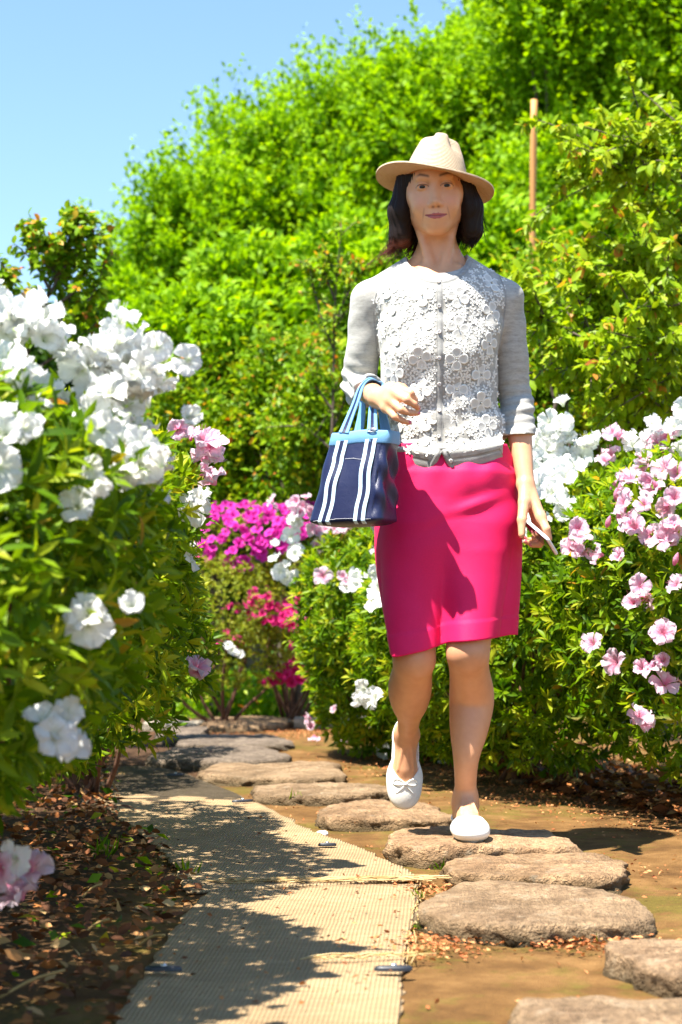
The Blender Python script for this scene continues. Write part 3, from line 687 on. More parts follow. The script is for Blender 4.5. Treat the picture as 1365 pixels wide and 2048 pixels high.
far = [
 ('rounded light green tree at the left end of the tree mass, against the sky', [(350, 610, 75, 95), (300, 660, 38, 70), (395, 530, 60, 80), (272, 520, 14, 40), (335, 450, 16, 45), (392, 425, 14, 40)], 15.5, 620),
 ('light green tree with stepped crown left of the middle of the tree mass', [(490, 520, 85, 110), (520, 440, 50, 70), (580, 570, 100, 110), (455, 385, 16, 45), (492, 330, 14, 50), (535, 315, 16, 50)], 16, 850),
 ('tree with a feathery top below the open sky, left of the hat', [(630, 440, 95, 100), (590, 350, 45, 50), (690, 370, 80, 80), (650, 500, 110, 110), (600, 260, 14, 45), (655, 240, 16, 50), (712, 235, 16, 45)], 16.5, 950),
 ('tree behind the hat whose highest shoots reach the top of the picture', [(790, 330, 80, 90), (880, 230, 40, 60), (770, 205, 16, 55), (822, 150, 18, 70), (760, 380, 100, 100), (880, 320, 100, 140)], 16, 1000),
 ('tree between the hat and the wooden pole', [(990, 220, 70, 100), (1000, 330, 110, 140), (930, 470, 110, 110)], 17, 900),
 ('large tree behind the wooden pole, reaching above the picture', [(1130, 90, 100, 160), (1110, 300, 110, 170), (1150, 470, 120, 140)], 15, 1100),
 ('dense tree in the upper right corner of the picture', [(1310, 120, 140, 200), (1330, 350, 140, 180), (1240, 260, 100, 150)], 15, 1100),
]
for k, (lab, bl, Y, nt) in enumerate(far):
    B = [pxblob(*b, Y + 0.5*math.sin(3*i+k)) for i, b in enumerate(bl)]
    bx = np.mean([b[0] for b in B])
    tree('broadleaf_tree', lab, 'tree', GF, (bx, Y+.3), B, int(nt*1.1), 46, 0.068, M_far, 100+k, 0.10, up=1.1, shoot=.62, depth=.5, gaps=.42, lump_a=.28, lump_f=3.6, spread=.13)
# dark leaf colour stands in for the shade between them
for k, (cx, cy, rx, ry, lab) in enumerate([(450, 600, 130, 120, 'dark backing tree added for shaded depth behind the left light green trees'), (760, 480, 190, 180, 'dark backing tree added for shaded depth behind the hat'), (1130, 330, 230, 370, 'dark backing tree added for shaded depth behind the wooden pole')]):
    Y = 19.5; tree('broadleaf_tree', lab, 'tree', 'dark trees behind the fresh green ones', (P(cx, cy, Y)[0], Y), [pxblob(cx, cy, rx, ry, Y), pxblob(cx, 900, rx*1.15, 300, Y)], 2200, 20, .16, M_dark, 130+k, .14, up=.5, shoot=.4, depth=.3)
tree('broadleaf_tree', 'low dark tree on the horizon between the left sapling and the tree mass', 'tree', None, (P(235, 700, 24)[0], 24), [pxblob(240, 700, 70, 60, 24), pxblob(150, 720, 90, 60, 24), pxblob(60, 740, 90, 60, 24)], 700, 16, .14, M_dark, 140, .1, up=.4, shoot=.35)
# middle distance shrubs
GS = 'loose garden shrubs with orange young tips'
mid = [
 ('loose light green tree above the orange-tipped shrub right of the white azaleas', [(330, 720, 80, 70), (300, 790, 70, 80), (420, 700, 90, 80)], 10.5, 520, M_far, .0, .07),
 ('shrub with yellow and orange young leaves left of the bag', [(440, 860, 110, 110), (380, 930, 90, 90), (520, 900, 90, 90), (350, 820, 60, 60)], 10.2, 900, M_shrub, .12, .05),
 ('green shrub with orange tips between the bag and the left bushes', [(590, 840, 80, 130), (650, 880, 80, 120), (560, 940, 90, 90)], 9.6, 800, M_shrub, .10, .05),
 ('leafy light green tree just left of the grey sleeve', [(520, 680, 120, 110), (600, 620, 90, 90), (480, 600, 80, 80), (640, 740, 90, 90)], 13, 900, M_far, .0, .085),
 ('bushy green tree behind the woman between shoulder and hedge', [(820, 620, 150, 150), (900, 800, 190, 160), (720, 560, 90, 90), (980, 560, 110, 120)], 12, 1100, M_far, .0, .085),
 ('shrub with reddish shoot tips around the foot of the wooden pole', [(1100, 640, 70, 80), (1130, 720, 90, 110), (1090, 800, 90, 90)], 8.8, 800, M_shrub, .16, .045),
 ('low shrub behind the flowering hedge on the right', [(1220, 800, 110, 80), (1330, 830, 100, 80), (1150, 840, 90, 60)], 9.0, 800, M_shrub, .05, .05),
 ('leafy light green tree behind the right cherry tree', [(1230, 620, 130, 130), (1340, 600, 110, 160), (1180, 500, 80, 80)], 12.5, 900, M_far, .0, .085),
]
for k, (lab, bl, Y, nt, mt, orr, L) in enumerate(mid):
    B = [pxblob(*b, Y + 0.25*math.sin(3*i+k)) for i, b in enumerate(bl)]; bx = np.mean([b[0] for b in B])
    tree('garden_shrub' if mt is M_shrub else 'broadleaf_tree', lab, 'shrub' if mt is M_shrub else 'tree', GS if mt is M_shrub else 'lower green trees behind the hedge', (bx, Y+.2), B, nt, 26, L, mt, 160+k, .03, T=T4, up=.8, shoot=.22, depth=.5, gaps=.55, lump_a=.2, spread=.34, tiporange=orr, wl=.5, limbs=14)
# distant low hedge mass so nothing opens below the trees
hb = [( -6+1.6*i, 17.5, .9+.2*math.sin(i*2.3), 1.5, 1.2, 1.3) for i in range(10)]
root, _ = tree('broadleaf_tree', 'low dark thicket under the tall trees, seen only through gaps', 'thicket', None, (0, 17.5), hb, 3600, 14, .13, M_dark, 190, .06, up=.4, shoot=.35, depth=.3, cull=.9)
# lawn that shows beyond the end of the path
def lawn():
    r = np.random.default_rng(77); n = 26000
    p = np.stack([r.uniform(-3.5, 2.5, n), r.uniform(10.3, 16.0, n), np.zeros(n)], 1)
    d = norm(r.normal(0, .45, (n, 3)) + [0, 0, 1]); L = r.uniform(.05, .17, n)
    o = link('grass', leaf_mesh('grass', p, d, norm(r.normal(0, 1, (n, 3))*[1, 1, .2]), L, L*.16, np.clip(.6+.2*r.normal(size=n), 0, 1), T2), M_far); tag(o, 'bright unmown grass beyond the end of the path', 'grass', kind='stuff')
    n = 2600; p = np.stack([r.uniform(-1.6, .2, n), r.uniform(10.0, 11.4, n), r.uniform(0, .22, n)], 1)
    d = norm(r.normal(0, .6, (n, 3)) + [0, 0, .5]); L = r.uniform(.03, .07, n)
    o = link('undergrowth', leaf_mesh('undergrowth', p, d, norm(r.normal(0, .5, (n, 3)) + [0, 0, 1]), L, L*.5, np.clip(.5+.2*r.normal(size=n), 0, 1), T4), M_shrub); tag(o, 'leafy undergrowth behind the trunks of the magenta azalea', 'undergrowth', kind='stuff')
lawn()

# saplings and the right cherry tree: twigs as drawn, leaves alternating along them
def spray_tree(name, label, cat, limbs, Y, seed, L, mat, group=None, sub=7, sublen=.30, per=16, r0=.012, drp=.5, orange=.1, nleaf_single=300, T=T8, W=.5, clump=1, base=None):
    r = np.random.default_rng(seed)
    P0 = [np.array([P(x, y, Y + dy) for (x, y, dy) in l]) for l in limbs]
    b = base if base is not None else P0[0][0]; root = empty(name, (b[0], b[1], 0), label, cat, group)
    pos = []; dr = []; nr = []; LL = []; tt = []
    def add_leaves(path, m, tipf):
        T_ = norm(np.gradient(path, axis=0))
        for k in range(m):
            u = (k+r.uniform(0, 1))/m; i = min(int(u*(len(path)-1)), len(path)-1)
            p = path[i] + (path[min(i+1, len(path)-1)]-path[i])*r.uniform(); ax = T_[i]
            for _ in range(clump):
                s = norm(np.cross(ax, sph(1, r)[0])); d = norm(ax*r.uniform(.1, .7) + s + np.array([0, 0, -drp*r.uniform(.3, 1.3)]))
                pos.append(p + r.normal(0, .006, 3)); dr.append(d); nr.append(norm(np.array([0, -.55, .8]) + r.normal(0, .45, 3)))
                LL.append(L*r.uniform(.6, 1.2)*(1-.45*max(0, u-.75)*4*.5)); t = np.clip(.52 + .17*r.normal() + .25*(u-.5), 0, .88)
                if u > .82 and r.uniform() < orange*4: t = r.uniform(.92, 1)
                tt.append(t)
    for li, l in enumerate(P0):
        path = spline(l, 26); V, Q, Tt = tube(path, np.linspace(r0*(1.0 if li == 0 else .6), r0*.18, 26), 6)
        link('trunk' if li == 0 else 'limb', mesh_np('limb', V, [Q, Tt]), M_bark, root)
        ln = np.linalg.norm(np.diff(path, axis=0), axis=1).sum(); m = max(2, int(sub*ln))
        if li > 0 or len(P0) == 1: add_leaves(path[6:], int(per*ln*1.2), 1)
        A = Acc()
        for k in range(m):
            i = int(r.uniform(4, 25)) if li else int(r.uniform(8, 25)); s = path[i]; t = norm(path[min(i+1, 25)]-path[i-1])
            d = norm(t*.6 + r.normal(0, .6, 3) + [0, 0, .25]); q = s + d*sublen*r.uniform(.5, 1.2); q2 = q + (d - np.array([0, 0, .5]))*sublen*.35
            sp = spline([s, q, q2], 10); A.tube(sp, np.linspace(r0*.28, r0*.08, 10), 4); add_leaves(sp, int(per*sublen*1.5), 1)
        if A.n:
            o = link('twigs', A.mesh('twigs'), M_bark, root); o['kind'] = 'stuff'
    dat = [np.array(a) for a in (pos, dr, nr, LL)]
    split_leaves(root, 'foliage', (dat[0], dat[1], dat[2], dat[3], dat[3]*W, np.array(tt)), mat, T, nleaf_single, (.3, .5, .65, .8, .95))
    return root
ch = [[(1400, 900, 0), (1345, 800, 0), (1300, 690, 0), (1330, 560, 0), (1400, 420, 0)],
 [(1400, 420, 0), (1340, 320, -.2), (1270, 290, -.3), (1210, 300, -.3)], [(1400, 360, 0), (1370, 270, 0), (1350, 240, 0)], [(1420, 420, 0), (1330, 350, -.2), (1260, 340, -.3), (1220, 350, -.3)],
 [(1400, 480, .2), (1360, 440, 0), (1310, 400, 0), (1290, 350, 0)], [(1400, 560, 0), (1360, 500, .1), (1320, 480, 0)], [(1380, 640, 0), (1320, 560, -.2), (1270, 530, -.3), (1225, 540, -.3)],
 [(1345, 760, 0), (1280, 660, -.2), (1220, 610, -.4), (1150, 600, -.4)], [(1320, 740, 0), (1240, 690, -.3), (1150, 660, -.5), (1090, 650, -.5)], [(1330, 700, 0), (1290, 610, .2), (1250, 580, .2)],
 [(1380, 760, 0), (1360, 660, .2), (1350, 600, .2)], [(1345, 800, 0), (1290, 740, -.3), (1230, 720, -.5), (1180, 730, -.5)], [(1360, 850, 0), (1300, 800, -.2), (1240, 790, -.3)], [(1390, 700, -.3), (1340, 680, -.5), (1290, 690, -.6)],
 [(1400, 600, -.3), (1350, 610, -.5), (1300, 620, -.6)], [(1400, 800, -.3), (1350, 760, -.4), (1310, 770, -.5)]]
spray_tree('cherry_tree', 'bright yellow-green cherry tree with drooping pointed leaves at the right edge', 'cherry tree', ch, 6.8, 31, .052, M_cherry, sub=22, sublen=.26, per=150, r0=.014, drp=.8, orange=.04, W=.50, base=(2.0, 6.8))
sp_ = [[(650, 1010, 0), (664, 880, 0), (668, 720, 0), (672, 580, 0), (684, 450, 0)], [(668, 700, 0), (645, 640, 0), (625, 560, 0), (632, 545, 0)], [(668, 650, 0), (700, 580, 0), (735, 530, 0), (762, 515, 0)], [(666, 820, 0), (630, 770, 0), (610, 740, 0)], [(664, 860, 0), (690, 800, .1), (700, 740, .1)], [(670, 600, 0), (650, 540, 0), (655, 500, 0)], [(664, 900, 0), (620, 860, 0), (590, 840, 0)]]
spray_tree('cherry_sapling', 'slender sapling with orange young leaves just left of her shoulder', 'sapling', sp_, 8.6, 32, .045, M_shrub, sub=16, sublen=.15, per=120, r0=.012, drp=.4, orange=.14, W=.4)
sb_ = [[(1080, 880, 0), (1115, 800, 0), (1128, 700, 0), (1120, 600, 0), (1095, 545, 0)], [(1125, 720, 0), (1160, 650, 0), (1180, 600, 0)], [(1110, 800, 0), (1085, 720, 0), (1075, 640, 0), (1070, 590, 0)], [(1128, 690, 0), (1100, 620, 0), (1130, 560, 0)], [(1195, 900, 0), (1205, 800, 0), (1190, 720, 0)], [(1140, 900, 0), (1135, 780, 0), (1150, 700, 0)]]
spray_tree('cherry_sapling', 'thin dark-stemmed sapling right of the wooden pole', 'sapling', sb_, 7.9, 33, .045, M_shrub, sub=16, sublen=.14, per=110, r0=.013, drp=.4, orange=.10, W=.42)
lf_ = [[(60, 900, 0), (50, 760, 0), (70, 640, 0), (110, 570, 0), (120, 510, 0), (150, 440, 0)], [(60, 680, 0), (30, 600, 0), (20, 540, 0)], [(100, 580, 0), (60, 500, 0), (62, 455, 0)], [(110, 560, 0), (140, 520, 0), (165, 470, 0)], [(100, 620, 0), (160, 570, 0), (180, 490, 0), (190, 460, 0)], [(90, 680, 0), (150, 640, 0), (190, 580, 0), (212, 520, 0)], [(50, 700, 0), (0, 620, 0), (-30, 560, 0)], [(80, 640, 0), (110, 530, .1), (90, 470, 0)], [(70, 740, 0), (140, 690, 0), (200, 640, 0)], [(50, 720, 0), (-20, 660, .2), (-60, 600, .2)], [(110, 560, 0), (145, 460, 0), (160, 415, 0)]]
spray_tree('cherry_tree', 'small dark-leaved tree with upright tips against the sky at the left edge', 'tree', lf_, 7.4, 34, .048, M_shrub, sub=24, sublen=.09, per=170, r0=.014, drp=.6, orange=.09, W=.60)
# wooden pole
pole = empty('wooden_pole', P(1062, 900, 10.2)*[1, 1, 0], 'tall bare wooden pole standing behind her right of the hat', 'pole')
pb = P(1061, 870, 10.2); pt = P(1068.5, 200, 10.2); pth = spline([pb*[1, 1, 0] - [0, 0, .1], pb, P(1064, 560, 10.2), pt], 24)
V, Q, Tt = tube(pth, 0.0205 + .0012*np.sin(np.arange(24)*1.9), 14)
t = NT('pole_wood'); co = t.coord(); g = t.noise(30, 5, t.map(co, (1, 1, .05)), .7)
M_pole = t.done(t.pbr(t.ramp(g, [(.3, (.30, .13, .03)), (.7, (.58, .30, .09))]), .6, t.bump(g, .4, .004)))
link('shaft', mesh_np('shaft', V, [Q, Tt]), M_pole, pole)

# ---------------------------------------------------------------- litter, fallen blossoms, tufts
M_litter = leaf_mat('dry_leaf', [(0, (0.07, 0.028, 0.012)), (.5, (0.20, 0.07, 0.025)), (.8, (.38, .14, .04)), (1, (.5, .33, .14))], .15, .6)
M_orange = leaf_mat('orange_catkin', [(0, (0.30, 0.09, 0.03)), (.5, (0.48, 0.17, 0.06)), (1, (.62, .30, .12))], .1, .7)
def litter(name, label, n, area, L, mat, seed, z=.004, tall=.02, T=T4, kind='stuff', tilt=.5, wl=.55, parent=None):
    r = np.random.default_rng(seed); p = area(r, n); n = len(p); p[:, 2] = z + r.uniform(0, tall, n)
    d = norm(r.normal(0, 1, (n, 3))*[1, 1, .25]); LL = L*r.uniform(.5, 1.5, n)
    o = link(name, leaf_mesh(name, p, d, norm(r.normal(0, tilt, (n, 3)) + [0, 0, 1]), LL, LL*wl, r.uniform(0, 1, n), T), mat, parent); tag(o, label, 'litter', kind='stuff'); return o
def bed_area(r, n):
    p = np.stack([r.uniform(-2.4, -.15, n*2), r.uniform(1.8, 7.5, n*2), np.zeros(n*2)], 1)
    x, y, _ = proj(p); edge = np.interp(y, [1590, 1640, 1700, 1765, 1790, 1860, 1930, 2050], [235, 255, 318, 378, 400, 345, 300, 225])
    return p[x < edge+r.normal(0, 6, len(x))][:n]
litter('leaf_litter', 'brown fallen leaves covering the bed under the left bushes', 11500, bed_area, .025, M_litter, 1, tall=.032, T=T8, tilt=.7)
litter('ground_plants', 'small green leaves sprouting in the bed under the left bushes', 900, bed_area, .030, M_az, 2, tall=.05, tilt=.9)
def hedge_foot(r, n):
    y = r.uniform(4.4, 8.5, n); x0 = np.interp(y, [4.4, 4.9, 5.8, 6.8, 7.6, 8.5], [1.22, 1.02, .72, .55, .25, .1]); x = x0 + np.abs(r.normal(0, .28, n)) - .05
    return np.stack([x, y, np.zeros(n)], 1)
litter('leaf_litter', 'dry brown leaves in the shade at the foot of the right hedge', 5200, hedge_foot, .042, M_litter, 3, tall=.05)
def orange_area(r, n):
    c = [PG(*q) for q in ((1150, 1560), (1230, 1590), (1060, 1545), (960, 1540), (900, 1535), (1300, 1620), (1180, 1600), (480, 1462), (560, 1466), (640, 1465), (700, 1462), (380, 1446), (1160, 1890), (1170, 1880), (860, 1895), (880, 1790), (870, 1780), (590, 1605), (1100, 1580), (1340, 1660), (1260, 1560), (1000, 1550), (850, 1528), (835, 1895), (530, 1463), (1240, 1740))]
    w = np.array([1.4, 1.4, 1, 1, .8, 1, 1.2, 1, 1, 1, .8, .6, .5, .4, .5, .4, .4, .3, 1, .6, 1, 1, .6, .4, 1, .2]); k = r.choice(len(c), n, p=w/w.sum())
    c = np.array(c)[k]; s = .045*c[:, 1:2]/3.5; return c + r.normal(0, 1, (n, 3))*[1.5, 1.6, 0]*s*np.where(c[:, 1:2] > 4.3, 1.7, 1)
litter('catkin_litter', 'orange-brown fallen bud scales scattered in patches on the earth path', 9000, orange_area, .011, M_orange, 4, tall=.006, T=T2, wl=.5)
def sparse(r, n):
    p = np.stack([r.uniform(-.4, 1.8, n), r.uniform(2.3, 8.5, n), np.zeros(n)], 1); return p
litter('catkin_litter', 'single orange-brown scales strewn thinly over the whole path', 900, sparse, .010, M_orange, 5, tall=.006, T=T2)
def on_mat(r, n):
    x = r.uniform(300, 800, n); y = r.uniform(1610, 2040, n); p = np.array([PG(a, b) for a, b in zip(x, y)]); return p
litter('leaf_bits', 'tiny dark leaf crumbs lying on the straw mats', 150, on_mat, .010, M_litter, 6, z=.020, tall=.003, T=T2)
# moss / grass tufts
def tuft(px, py, n, h, label, seed, grp='small green grass tufts beside the stones'):
    r = np.random.default_rng(seed); c = PG(px, py); p = c + r.normal(0, .012, (n, 3))*[1, 1, 0]
    d = norm(r.normal(0, .5, (n, 3)) + [0, 0, 1]); L = h*r.uniform(.5, 1.2, n)
    o = link('grass_tuft', leaf_mesh('grass_tuft', p-c, d, norm(r.normal(0, 1, (n, 3))*[1, 1, .2]), L, L*.13, np.clip(.5+.2*r.normal(size=n), 0, .8), T4), M_az); o.location = Vector(c); tag(o, label, 'grass tuft', grp)
tuft(598, 1608, 10, .05, 'grass tuft in front of the stone with the shadowed left end', 1); tuft(885, 1742, 14, .03, 'grass tuft left of the brown stone in front of her', 2); tuft(1165, 1882, 10, .022, 'tiny grass tuft at the foot of the large wide stone', 3)
tuft(372, 1752, 12, .05, 'grass tuft poking up at the left edge of the far mat', 4); tuft(495, 1452, 12, .05, 'grass tuft before the farthest sunlit stone', 5); tuft(205, 1722, 12, .07, 'leafy seedling in the dark bed under the left bush', 6)
tuft(845, 1800, 10, .03, 'grass tuft between the frayed mat edge and the large stone', 7); tuft(835, 1858, 22, .016, 'mossy tuft left of the large wide stone', 8)
# fallen blossoms standing on the path
def fallen(key, px, py, size, nrm, label, seed, z=.03):
    rr = np.random.default_rng(seed); c = PG(px, py); c[2] = z; me = BL[key][0][seed % 5]; zz = norm(np.array(nrm, float)); x = norm(np.cross(zz, [.3, 1, .1])); y = np.cross(zz, x)
    o = place('fallen_blossom', me, None, basis(x, y, zz, c, size)); tag(o, label, 'fallen flower', 'azalea blossoms fallen on the path')
fallen('pink', 628, 1492, .042, (.1, .1, -1), 'pale pink fallen blossom standing on its rim, the left of two on the far path', 2, .052)
fallen('pink', 686, 1494, .046, (-.1, 0, -1), 'pale pink fallen blossom standing on its rim, the right of two on the far path', 4, .056)
fallen('white', 772, 1518, .042, (-.6, -.6, .3), 'crumpled white fallen blossom just left of the lifted shoe', 1)
fallen('white', 885, 1532, .022, (0, -.3, 1), 'small white petal scrap behind the standing leg', 3, .01)
fallen('pink', 673, 1425, .030, (-.2, -.6, -.6), 'pink blossom hanging low at the left foot of the hedge', 0, .11)
r_ = np.random.default_rng(8)
o = link('pebble', lump('pebble', outline(-.017, .017, -.02, .02, 5, n=24), .008, 0, 3, .001, n=24), plain('white_pebble', (.75, .73, .7), .6)); o.location = Vector(PG(645, 1668)); tag(o, 'flat white scrap lying on the earth between the far mat and the low stone', 'pebble')
o = link('pebble', lump('pebble', outline(-.03, .03, -.02, .02, 7, n=24), .022, 0, 9, .002, n=24), M_stone[1]); o.location = Vector(PG(1041, 1570)); tag(o, 'small brown rock on the earth right of her standing leg', 'pebble')
# fallen sticks in the left bed
for k, (a, b) in enumerate((((0, 1995), (130, 1940)), ((168, 1868), (220, 1838)), ((280, 1890), (330, 1870)), ((165, 1795), (205, 1768)))):
    p, q = PG(*a, .02), PG(*b, .045); V, Q, Tt = tube(spline([p, (p+q)/2+[0, 0, .006], q], 8), .0025, 5); o = link('twig', mesh_np('twig', V, [Q, Tt]), M_straw)
    tag(o, ('longest dry stem lying in the left bed near the bottom edge', 'dry stem in the left bed beside the near mat', 'short dry stem in the left bed near the mat edge', 'dry stem in the left bed below the seedling')[k], 'twig', 'dry stems in the left bed')
# ================================================================ the woman
YB = 4.20
def smin(a, b, k):
    if k <= 0: return np.minimum(a, b)
    h = np.maximum(k-np.abs(a-b), 0)/k
    return np.minimum(a, b) - h*h*k*0.25
def smax(a, b, k): return -smin(-a, -b, k)
class SDF:
    """distance field on a box-shaped grid; each shape only touches the cells around it"""
    def __init__(s, xs, ys, zs):
        s.xs, s.ys, s.zs = [np.asarray(a, np.float32) for a in (xs, ys, zs)]
        s.F = np.full((len(s.xs), len(s.ys), len(s.zs)), 0.05, np.float32)
    def sub(s, lo, hi):
        sl = []
        for a, l, h in zip((s.xs, s.ys, s.zs), lo, hi):
            i0 = max(int(np.searchsorted(a, l)) - 1, 0); i1 = min(int(np.searchsorted(a, h)) + 1, len(a)); sl.append(slice(i0, max(i1, i0+1)))
        X = s.xs[sl[0]][:, None, None]; Y = s.ys[sl[1]][None, :, None]; Z = s.zs[sl[2]][None, None, :]
        return tuple(sl), X, Y, Z
    def put(s, f, lo, hi, k=0.01, mode='u'):
        sl, X, Y, Z = s.sub(lo, hi); d = f(X, Y, Z)
        if mode == 'u': s.F[sl] = smin(s.F[sl], d, k)
        else: s.F[sl] = smax(s.F[sl], -d, k)
    def cone(s, a, b, ra, rb, k=0.01, fl=None, mode='u'):
        a = np.asarray(a, np.float32); b = np.asarray(b, np.float32); m = max(ra, rb) + k + 0.012
        def f(X, Y, Z):
            ab = b-a; L = float(ab@ab) + 1e-9
            t = np.clip(((X-a[0])*ab[0] + (Y-a[1])*ab[1] + (Z-a[2])*ab[2])/L, 0, 1)
            return np.sqrt((X-a[0]-t*ab[0])**2 + (Y-a[1]-t*ab[1])**2 + (Z-a[2]-t*ab[2])**2) - (ra + (rb-ra)*t)
        s.put(f, np.minimum(a, b)-m, np.maximum(a, b)+m, k, mode)
    def ell(s, c, r, M=None, k=0.01, mode='u'):
        c = np.asarray(c, np.float32); r = np.asarray(r, np.float32); m = float(max(r)) + k + 0.012
        M = np.eye(3) if M is None else M         # columns = axes
        def f(X, Y, Z):
            dx, dy, dz = X-c[0], Y-c[1], Z-c[2]
            q = [(dx*M[0, i] + dy*M[1, i] + dz*M[2, i]) for i in range(3)]
            k0 = np.sqrt((q[0]/r[0])**2 + (q[1]/r[1])**2 + (q[2]/r[2])**2) + 1e-6
            k1 = np.sqrt((q[0]/r[0]**2)**2 + (q[1]/r[1]**2)**2 + (q[2]/r[2]**2)**2) + 1e-6
            return k0*(k0-1)/k1
        s.put(f, c-m, c+m, k, mode)
    def mesh(s):
        F = s.F; S = F < 0
        nx, ny, nz = F.shape
        c = S[:-1, :-1, :-1].astype(np.int8)
        for o in ((1,0,0),(0,1,0),(1,1,0),(0,0,1),(1,0,1),(0,1,1),(1,1,1)):
            c = c + S[o[0]:nx-1+o[0], o[1]:ny-1+o[1], o[2]:nz-1+o[2]]
        act = (c > 0) & (c < 8); I, J, K = np.nonzero(act); N = len(I)
        idx = np.full(act.shape, -1, np.int32); idx[I, J, K] = np.arange(N)
        acc = np.zeros((N, 3)); cnt = np.zeros(N)
        co = [(0,0,0),(1,0,0),(0,1,0),(1,1,0),(0,0,1),(1,0,1),(0,1,1),(1,1,1)]
        ed = [(a, b) for a in range(8) for b in range(a+1, 8) if bin(a ^ b).count('1') == 1]
        val = [F[I+o[0], J+o[1], K+o[2]] for o in co]
        pos = [np.stack([s.xs[I+o[0]], s.ys[J+o[1]], s.zs[K+o[2]]], 1) for o in co]
        for a, b in ed:
            va, vb = val[a], val[b]; m = (va < 0) != (vb < 0); t = np.where(m, va/np.where(m, va-vb, 1), 0)[:, None]
            acc += np.where(m[:, None], pos[a] + (pos[b]-pos[a])*t, 0); cnt += m
        V = acc/cnt[:, None]; Q = []
        for ax in range(3):
            sh = [slice(1, n-1) for n in (nx, ny, nz)]; s2 = list(sh); sh[ax] = slice(0, (nx, ny, nz)[ax]-1); s2[ax] = slice(1, (nx, ny, nz)[ax])
            A_ = S[tuple(sh)]; B_ = S[tuple(s2)]; m = A_ != B_; i = list(np.nonzero(m)); flip = A_[m]
            for q in range(3):
                if q != ax: i[q] = i[q] + 1
            u, v = (ax+1) % 3, (ax+2) % 3
            def cell(du, dv):
                j = [i[0].copy(), i[1].copy(), i[2].copy()]; j[u] = j[u]-du; j[v] = j[v]-dv; return idx[j[0], j[1], j[2]]
            q = np.stack([cell(0, 0), cell(1, 0), cell(1, 1), cell(0, 1)], 1)
            q[~flip] = q[~flip][:, ::-1]; Q.append(q)
        Q = np.concatenate(Q); Q = Q[(Q >= 0).all(1)]
        return V, Q
def relax(V, Q, it=2, lam=0.5):
    n = len(V)
    for _ in range(it):
        A_ = np.zeros_like(V); c = np.zeros(n)
        for a in range(4):
            i, j = Q[:, a], Q[:, (a+1) % 4]
            for q in range(3): A_[:, q] += np.bincount(i, V[j, q], n) + np.bincount(j, V[i, q], n)
            c += np.bincount(i, minlength=n) + np.bincount(j, minlength=n)
        V = V*(1-lam) + lam*A_/np.maximum(c, 1)[:, None]
    return V
def seg(*parts):
    """(from, to, step) pieces joined into one rising list"""
    out = []
    for a, b, st in parts: out.append(np.arange(a, b, st))
    return np.concatenate(out + [[parts[-1][1]]])

person = empty('person', (P(905, 1200, YB)[0], YB+.02, .05), 'woman in a straw hat, grey lace cardigan and pink skirt walking over the stepping stones', 'person')

# ---- head frame
def rot(ax, a): return np.array(Matrix.Rotation(a, 3, ax))
HR = rot('Z', R(-3.0)) @ rot('Y', R(-2.8)) @ rot('X', R(5.0)); H0 = P(869.5, 387, 4.17)
HS = 0.985
def HL(x, f, z): return H0 + HR @ (np.array([x, -f, z])*HS)          # head-local -> world
HM = HR @ np.diag([1, -1, 1.0])                                       # ellipsoid axes
def to_head(V): q = (V-H0) @ HR / HS; return np.stack([q[:, 0], -q[:, 1], q[:, 2]], 1)

xs = seg((-.02, .135, .0030), (.135, .305, .0016), (.305, .56, .0026)); ys = seg((3.90, 3.99, .003), (3.99, 4.14, .0020), (4.14, 4.50, .0032))
zs = seg((.03, .70, .0038), (.70, .95, .0028), (.95, 1.03, .005), (1.03, 1.18, .0026), (1.18, 1.40, .006), (1.40, 1.485, .003), (1.485, 1.72, .0016))
B = SDF(xs, ys, zs)
p = P
# torso and pelvis
def limb(pts, rad, n=5, k=.005):
    m = (len(pts)-1)*n + 1; q = spline(np.array(pts), m); rr = spline(np.array([[a, 0, 0] for a in rad]), m)[:, 0]
    for i in range(m-1): B.cone(q[i], q[i+1], float(rr[i]), float(rr[i+1]), k if i else .012)
TOR = [  # py, left, right, half depth, y of centre
 (560, 770, 990, .070, 4.21), (600, 757, 1004, .088, 4.20), (660, 757, 1002, .104, 4.19), (720, 760, 993, .106, 4.185), (780, 768, 992, .096, 4.195), (830, 775, 1000, .094, 4.20),
 (880, 776, 1018, .102, 4.205), (930, 774, 1028, .108, 4.21), (1000, 766, 1034, .116, 4.215), (1080, 772, 1030, .114, 4.21)]
TZ = np.array([P(0, t[0], YB)[2] for t in TOR])[::-1]
TL = np.array([P(t[1], t[0], YB)[0] for t in TOR])[::-1]; TR_ = np.array([P(t[2], t[0], YB)[0] for t in TOR])[::-1]
TD = np.array([t[3] for t in TOR])[::-1]; TY = np.array([t[4] for t in TOR])[::-1]
def torso(off, top=0.0):
    def f(X, Y, Z):
        z = np.clip(Z, TZ[0], TZ[-1]); a = (np.interp(z, TZ, TR_)-np.interp(z, TZ, TL))/2 + off; c = (np.interp(z, TZ, TR_)+np.interp(z, TZ, TL))/2
        b = np.interp(z, TZ, TD) + off; cy = np.interp(z, TZ, TY)
        q = (np.abs((X-c)/a)**2.3 + np.abs((Y-cy)/b)**2.3)**(1/2.3)
        d = (q-1)*np.minimum(a, b)
        return smax(d, smax(Z-(TZ[-1]+top), (TZ[0]-Z), .02), .05)
    return f
B.put(torso(-.012), (-.02, 4.0, TZ[0]-.05), (.56, 4.45, TZ[-1]+.05), .02)
SR, SL_ = p(742, 600, 4.21), p(1009, 599, 4.21); NB = p(876, 530, 4.225)
for S_ in (SR, SL_): B.cone(NB + [0, 0, .008], S_ + [0, .0, -.006], .044, .036, .03)
B.ell(p(878, 600, 4.18), (.10, .075, .07), k=.05)
B.cone(p(877, 535, 4.225), HL(.002, -.022, -.055), .050, .0435, .03)   # neck
